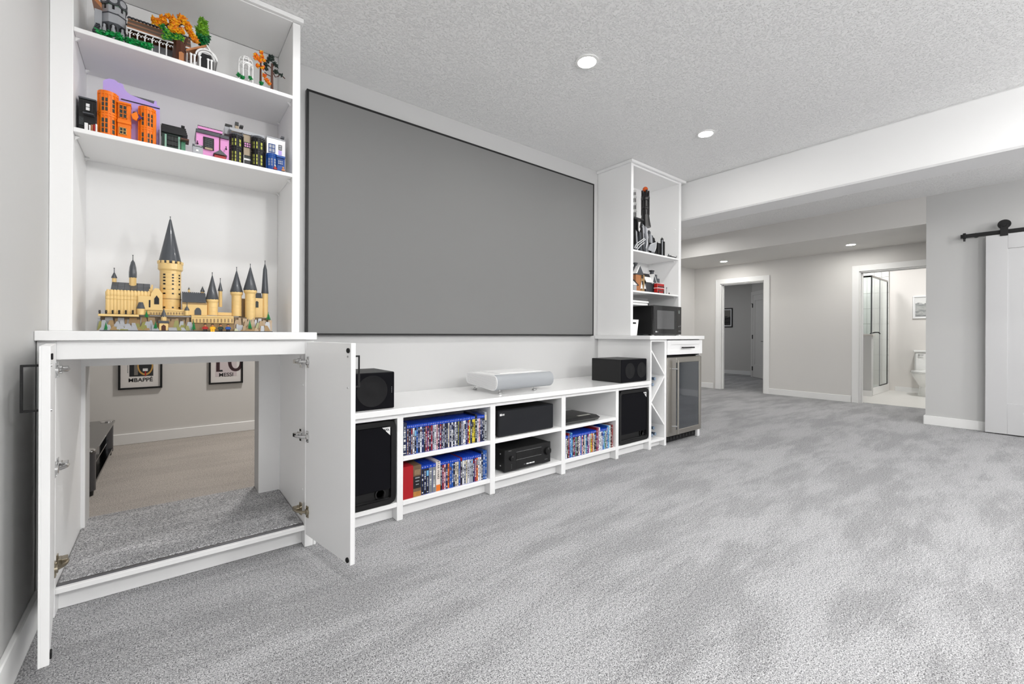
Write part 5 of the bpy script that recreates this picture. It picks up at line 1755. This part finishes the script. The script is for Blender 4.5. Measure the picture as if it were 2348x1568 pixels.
MB().prism([(q0.x, q1.z), (q1.x, q1.z), ((q0.x + q1.x) / 2, q1.z + .020)], 'y', 2.19, 2.23).build('porch_roof', DG, B.t)
B.slab('porch', 590, 810, 960, 1040, 2.198, .02, RED, base=ZS)
for x in (270, 810):
    q = B.P(x, 720 if x < 500 else 830, 2.22)
    MB().tube([(q.x, 2.223, q.z + .008), (q.x, 2.213, q.z + .006), (q.x, 2.213, q.z - .004)], .0016, 6).blob((q.x, 2.213, q.z - .005), .004).build('wall_lamp', BK, B.t)

B = shop('sand and black toy shop with two round bays and chimneys', 420, 240, 8.254, 1200)
B.slab('wall', 882, 1545, 560, 1180, 2.245, .12, SAND, base=ZS, ref=1200)
B.slab('frieze', 880, 1545, 500, 560, 2.239, .13, LG, ref=1200)
for x in (898, 1120, 1300, 1525): B.slab('corbel', x - 16, x + 16, 545, 610, 2.234, .01, DG, ref=1200)
B.slab('side_gable', 782, 900, 420, 560, 2.262, .08, LG, ref=850)
B.slab('chimney', 796, 930, 365, 420, 2.265, .03, BK, ref=850)
for x in (1018, 1108): B.slab('chimney', x - 34, x + 34, 375 if x < 1050 else 410, 440, 2.28, .03, BK, ref=1200)
B.slab('chimney_stack', 985, 1052, 400, 520, 2.283, .025, SAND, ref=1200)
for x, dy in ((1010, 0), (1415, 62)):
    bay(B, 'round_bay', x, 590 + dy, 1100 + dy, 128, 2.238, BK, [605 + dy, 800 + dy, 840 + dy], (-.62, -.08, .5), LITP, [(640 + dy, 780 + dy, 2), (880 + dy, 1080 + dy, 3)])
    a = B.P(x, 575 + dy, 2.238)
    r_ = wid(130 / B.sc, a)
    MB().lathe([(r_ * 1.06, a.z - .008), (r_ * 1.1, a.z - .004), (r_ * .95, a.z + .002), (r_ * .5, a.z + .006)], (a.x, 2.238, 0), 'z', 18).build('bay_cap', DG, B.t)
window(B, 1150, 1285, 720, 815, 2.2445, BK, PNK, 3, 2, B.t)
B.slab('door_frame', 1135, 1295, 960, 1140, 2.241, .006, WT, base=ZS)
window(B, 1155, 1280, 965, 1015, 2.2408, BK, PANE, 2, 1, B.t)
B.slab('door', 1155, 1280, 1050, 1140, 2.2398, .004, BK, base=ZS)

B = shop('white toy shop with blue ground floor at the right end', 420, 240, 8.254, 1750)
B.slab('wall', 1580, 1932, 640, 1260, 2.228, .12, WT, base=ZS, ref=1740)
B.slab('coping', 1580, 1936, 625, 645, 2.225, .125, LG, ref=1740)
B.slab('chimney', 1855, 1915, 600, 640, 2.25, .03, DG)
window(B, 1615, 1742, 745, 905, 2.2275, BLU, LG, 2, 2, B.t)
window(B, 1803, 1868, 770, 860, 2.2275, BK, LG, 1, 2, B.t)
B.slab('panel', 1803, 1868, 870, 955, 2.2268, .002, PUR)
bay(B, 'shop_bay', 1680, 945, 1230, 105, 2.232, BLU, [960, 1000], (-.5, 0, .5), LG, [(1010, 1160, 3)])
B.slab('shop_front', 1778, 1925, 985, 1250, 2.214, .02, BLU, base=ZS, ref=1850)
B.slab('shop_cornice', 1770, 1932, 965, 1005, 2.206, .03, BLU, ref=1850)
window(B, 1790, 1890, 1050, 1140, 2.2135, BLU, LG, 3, 2, B.t)
for x, d in ((1740, .0), (1890, .0)):
    q = B.P(x, 1180, 2.19)
    fig(q.x, 2.188, ZS, RED if x < 1800 else NOUG, BK, 'tiny toy figure in %s before the white and blue toy shop' % ('dark red' if x < 1800 else 'brown'), NOUG, WT if x < 1800 else YEL, .026)

# ------------------------------------------------------------------ right bookcase, upper shelf
ZT = 1.6249
bt = thing('toy_dark_tower', 'tall black toy brick tower with an orange ball on top', 'toy tower', (3.2, 2.3, ZT))
E_ = Set(bt, 1450, 420, 8.708)
YT = 2.29
p0 = E_.P(258, 500, YT)
rb0 = wid(80 / E_.sc, p0)
zz = lambda y: E_.P(258, y, YT).z
pr = [(rb0 * 1.5, zz(880)), (rb0 * 1.2, zz(760)), (rb0, zz(640)), (rb0 * .95, zz(540)), (rb0 * 1.1, zz(525)), (rb0 * 1.1, zz(500)), (rb0 * .95, zz(480)), (rb0 * .92, zz(360)), (rb0 * 1.12, zz(345)), (rb0 * 1.15, zz(300)), (rb0 * .92, zz(270)), (rb0 * .85, zz(210)), (rb0 * .5, zz(190))]
MB().lathe(pr, (p0.x, YT, 0), 'z', 10).build('shaft', BK, bt, smooth=None)
for i in range(10):
    t_ = 2 * math.pi * i / 10
    x, y = p0.x + rb0 * 1.0 * math.cos(t_), YT + rb0 * 1.0 * math.sin(t_)
    MB().box(x - .003, x + .003, y - .003, y + .003, zz(640), zz(250 + (i % 3) * 30), 0, .001).build('rib', BK, bt)
for i in range(8):
    t_ = 2 * math.pi * i / 8 + .2
    x, y = p0.x + rb0 * .86 * math.cos(t_), YT + rb0 * .86 * math.sin(t_)
    MB().box(x - .006, x + .006, y - .006, y + .006, zz(300), zz(150 if i % 2 else 185), 0, .001).build('merlon', BK, bt)
ball = E_.P(258, 125, YT)
MB().blob(ball, wid(56 / E_.sc, ball), 0, None, 14).build('ball', toy('clear_orange', '#d4581a', .15), bt)
r_ = random.Random(9)
for i in range(60):
    u = r_.random()
    x = 40 + 400 * u + r_.uniform(-20, 20)
    topl = (860 if i % 4 else 760) + max(0, (x - 330)) * 2.3 + max(0, 140 - x) * .8
    y = r_.uniform(topl, 1260)
    a = E_.P(x, y, YT - .01 - .05 * r_.random())
    w_ = r_.uniform(.009, .019)
    MB().loft([[(a.x - w_, a.y - w_, ZT + .0003), (a.x + w_, a.y - w_, ZT + .0003), (a.x + w_, a.y + w_, ZT + .0003), (a.x - w_, a.y + w_, ZT + .0003)],
               [(a.x - w_ * .5, a.y - w_ * .3, a.z), (a.x + w_ * .7, a.y - w_ * .3, a.z - w_ * .6), (a.x + w_ * .7, a.y + w_ * .5, a.z - w_ * .6), (a.x - w_ * .5, a.y + w_ * .5, a.z)]]).build('rock', r_.choice([BK, BK, DG, BK, LG, DG]), bt, smooth=None)
E_.slab('balcony', 20, 230, 690, 725, 2.25, .05, BK)
gt = thing('toy_gate', 'black toy brick gate with spiked post beside the dark tower', 'toy gate', (3.4, 2.22, ZT))
G_ = Set(gt, 1450, 420, 8.708)
for x, y in ((520, 1190), (612, 1100)):
    a = G_.P(x, y, 2.215)
    MB().box(a.x - .008, a.x + .008, 2.215, 2.235, ZT, a.z, 0, .001).build('post', BK, gt)
    for k in range(5):
        t_ = math.pi * k / 4
        MB().tube([(a.x, 2.225, a.z), (a.x + .011 * math.cos(t_), 2.225, a.z + .003 + .010 * math.sin(t_))], [.0025, .0006], 5).build('spike', BK, gt)
G_.slab('panel', 525, 600, 1200, 1420, 2.222, .008, BK, base=ZT)
G_.slab('grey_strip', 592, 606, 1130, 1400, 2.213, .003, LG, base=ZT + .006)
G_.slab('side_post', 628, 650, 1165, 1430, 2.21, .02, BK, base=ZT)
wg = thing('toy_wing_arch', 'light grey toy arch of curved ribs in front of the dark tower', 'toy arch', (3.2, 2.2, ZT))
Wg = Set(wg, 1450, 420, 8.708)
PGREY = toy('pale_grey', '#c9cbce')
for k, pts in enumerate(([(45, 1290), (90, 1200), (170, 1150), (240, 1100)], [(70, 1300), (130, 1220), (200, 1170), (260, 1120)], [(110, 1310), (170, 1240), (240, 1190)], [(350, 1235), (420, 1200), (480, 1180), (470, 1290), (430, 1390)], [(470, 1180), (430, 1280), (390, 1380)], [(300, 1000), (310, 1080), (300, 1180), (270, 1300)])):
    MB().tube([Wg.P(x, y, 2.186 + .003 * k) for x, y in pts], .0042, 6).build('rib', PGREY, wg)
q = [Wg.P(x, y, 2.192) for x, y in ((345, 1240), (470, 1190), (440, 1380), (310, 1330))]
MB().prism([(v.x, v.z) for v in q], 'y', 2.190, 2.194).build('membrane', LG, wg)
wt_ = thing('toy_white_tower', 'white tiered toy tower half hidden at the left of the dark tower', 'toy tower', (3.05, 2.25, ZT))
U_ = Set(wt_, 1450, 420, 8.708)
for (y0, y1, hw) in ((140, 260, 36), (260, 400, 42), (400, 540, 44), (540, 700, 48)):
    a = U_.P(48, y0, 2.42)
    b = U_.P(48, y1, 2.42)
    r_t = wid(hw / U_.sc, a)
    MB().lathe([(r_t * .75, b.z), (r_t * .75, a.z - .018), (r_t, a.z - .012), (r_t, a.z - .002), (r_t * .8, a.z)], (a.x, 2.42, 0), 'z', 10).build('tier', WT, wt_)
    g = MB()
    for off in (-.6, 0, .6): cyl_box(g, (a.x, 2.42), r_t * .76, off, b.z + .006, a.z - .022, r_t * .12)
    g.build('window_slot', BK, wt_, smooth=None)
a = U_.P(48, 700, 2.42)
MB().lathe([(.034, ZT), (.030, ZT + .05), (.036, ZT + .06), (.034, a.z)], (a.x, 2.42, 0), 'z', 8).build('base', BK, wt_, smooth=None)
bo = thing('toy_boat', 'small black toy boat at the right end of the upper right shelf', 'toy boat', (3.62, 2.2, ZT))
O_ = Set(bo, 1450, 420, 8.708)
a, b = O_.P(700, 1450, 2.188), O_.P(900, 1490, 2.188)
b.x = min(b.x, 3.712)
MB().loft([[(x_, 2.188 + s_ * w_, ZT + h_) for s_, h_ in ((-1, .010), (-.6, .0003), (.6, .0003), (1, .010))] for x_, w_ in ((a.x, .002), (a.x + .02, .010), (b.x - .022, .010), (b.x - .004, .002))]).build('hull', BK, bo)
MB().tube([(b.x - .006, 2.188, ZT + .008), (b.x, 2.188, ZT + .018), (b.x + .003, 2.188, ZT + .026)], .002, 6).build('prow', BK, bo)
for i, h in enumerate((.026, .016, .018)):
    MB().lathe([(.006, ZT + .008), (.004, ZT + h - .004), (.0045, ZT + h), (.0001, ZT + h + .003)], (a.x + .018 + i * .020, 2.188, 0), 'z', 8).build('rower', BK if i else DG, bo)

# ------------------------------------------------------------------ right bookcase, snowy village
ZW = 1.2849
def village(label, name='toy_house', cat='toy building', x=3.2):
    t = thing(name, label, cat, (x, 2.25, ZW), 'snowy toy village on the lower right shelf')
    return Set(t, 1450, 560, 7.125)
h1 = village('tall brown toy house with snow on its roof and a chimney')
h1.slab('wall', 60, 185, 470, 760, 2.27, .07, NOUG, base=ZW)
h1.slab('side', 150, 200, 500, 760, 2.262, .02, TAND, base=ZW)
q0, q1, q2 = h1.P(55, 480, 2.265), h1.P(190, 490, 2.265), h1.P(120, 350, 2.265)
MB().prism([(q0.x, q0.z - .004), (q1.x, q0.z - .004), (q2.x + .006, q2.z), (q2.x - .004, q2.z)], 'y', 2.264, 2.345).build('roof', DG, h1.t)
MB().prism([(q0.x - .001, q0.z + .004), (q2.x - .006, q2.z + .003), (q2.x + .004, q2.z + .004), (q0.x + .016, q0.z + .006)], 'y', 2.262, 2.30).build('snow', WT, h1.t)
h1.slab('chimney', 55, 78, 320, 470, 2.30, .02, DG)
h1.slab('chimney_cap', 48, 86, 300, 322, 2.297, .026, DG)
for y in (500, 600): window(h1, 150, 172, y, y + 60, 2.2618, BRN, PANE, 1, 2, h1.t)
h2 = village('grey toy house with steep snowy roof and two chimneys', x=3.35)
h2.slab('wall', 225, 400, 610, 760, 2.262, .08, DG, base=ZW)
q0, q1 = h2.P(215, 620, 2.255), h2.P(345, 620, 2.255)
zr2 = h2.P(280, 490, 2.30).z
MB().prism([(2.252, q0.z), (2.30, zr2), (2.36, q0.z)], 'x', q0.x, q1.x).build('roof', BK, h2.t)
MB().prism([(2.2505, q0.z + .001), (2.278, q0.z + (zr2 - q0.z) * .56), (2.276, q0.z + (zr2 - q0.z) * .62), (2.248, q0.z + .006)], 'x', q0.x + .003, q1.x - .002).build('snow', WT, h2.t)
q0, q1, q2 = h2.P(325, 640, 2.25), h2.P(405, 650, 2.25), h2.P(352, 490, 2.25)
MB().prism([(q0.x, ZW), (q1.x, ZW), (q1.x, q0.z), (q2.x, q2.z), (q0.x, q0.z)], 'y', 2.25, 2.32).build('gable', DG, h2.t)
for s_, q in ((-1, q0), (1, q1)):
    MB().prism([(q.x, q0.z), (q2.x, q2.z + .004), (q2.x, q2.z - .004), (q.x - s_ * .003, q0.z - .003)], 'y', 2.246, 2.325).build('snow', WT, h2.t)
h2.slab('chimney', 322, 352, 440, 540, 2.29, .025, DG)
h2.slab('chimney_cap', 315, 360, 425, 442, 2.287, .03, BK)
h2.slab('chimney', 380, 405, 495, 580, 2.30, .02, DG)
h2.slab('dormer', 385, 445, 560, 640, 2.28, .05, DG)
window(h2, 345, 390, 660, 720, 2.2498, BK, LITP, 2, 2, h2.t)
h3 = village('black and white timbered toy house behind the side panel', x=3.06)
h3.slab('wall', 20, 70, 640, 750, 2.235, .06, LG, base=ZW)
q0, q1 = h3.P(18, 660, 2.23), h3.P(100, 670, 2.23)
MB().prism([(q0.x, q0.z + .045), (q1.x, q1.z), (q1.x - .004, q1.z - .004), (q0.x, q0.z + .034)], 'y', 2.225, 2.30).build('roof', BK, h3.t)
MB().prism([(q0.x, q0.z + .034), (q1.x - .012, q1.z), (q0.x, q0.z)], 'y', 2.23, 2.29).build('gable', WT, h3.t)
st = village('white snow covered toy trees before the tall brown house', 'toy_tree', 'toy tree', 3.15)
pine(st, 150, 610, 735, 2.225, WT, 4, 26)
pine(st, 205, 640, 735, 2.228, WT, 4, 24)
sn = MB()
bu = village('red double decker toy bus in the snowy toy village', 'toy_bus', 'toy bus', 3.45)
q0, q1 = bu.P(412, 700, 2.188), bu.P(522, 700, 2.188)
zt1 = bu.P(465, 645, 2.188).z
MB().box(q0.x, q1.x, 2.188, 2.226, ZW + .006, zt1, 0, .003).build('body', RED, bu.t)
MB().box(q0.x - .0005, q1.x + .0005, 2.1868, 2.2272, (ZW + zt1) / 2 + .001, (ZW + zt1) / 2 + .006).build('stripe', WT, bu.t)
for k in range(4):
    xa = q0.x + (q1.x - q0.x) * (k + .12) / 4
    for z in (ZW + .018, (ZW + zt1) / 2 + .010):
        MB().box(xa, xa + (q1.x - q0.x) * .19, 2.1868, 2.1885, z, z + .011).build('window', PANE, bu.t)
for x in (q0.x + .012, q1.x - .012):
    MB().lathe([(.0075, 0), (.0075, .006), (.003, .007)], (x, 2.1853, ZW + .0078), 'y', 14).build('wheel', BK, bu.t)
MB().box(q0.x + .002, q1.x - .002, 2.190, 2.224, zt1, zt1 + .006, 0, .003).build('snow', WT, bu.t)
lp = village('thin black toy lamp post right of the red bus', 'toy_lamp_post', 'toy lamp', 3.52)
a = lp.P(560, 712, 2.21)
MB().tube([(a.x, 2.21, ZW), (a.x, 2.21, a.z - .006)], .0016, 6).build('post', BK, lp.t)
MB().lathe([(.002, a.z - .007), (.0042, a.z - .002), (.0042, a.z + .002), (.001, a.z + .005)], (a.x, 2.21, 0), 'z', 8).build('lantern', DG, lp.t)
q = lp.P(600, 780, 2.2)
fig(q.x, 2.2, ZW, BK, BK, 'tiny black toy figure at the right of the toy lamp post', NOUG, WT, .022)
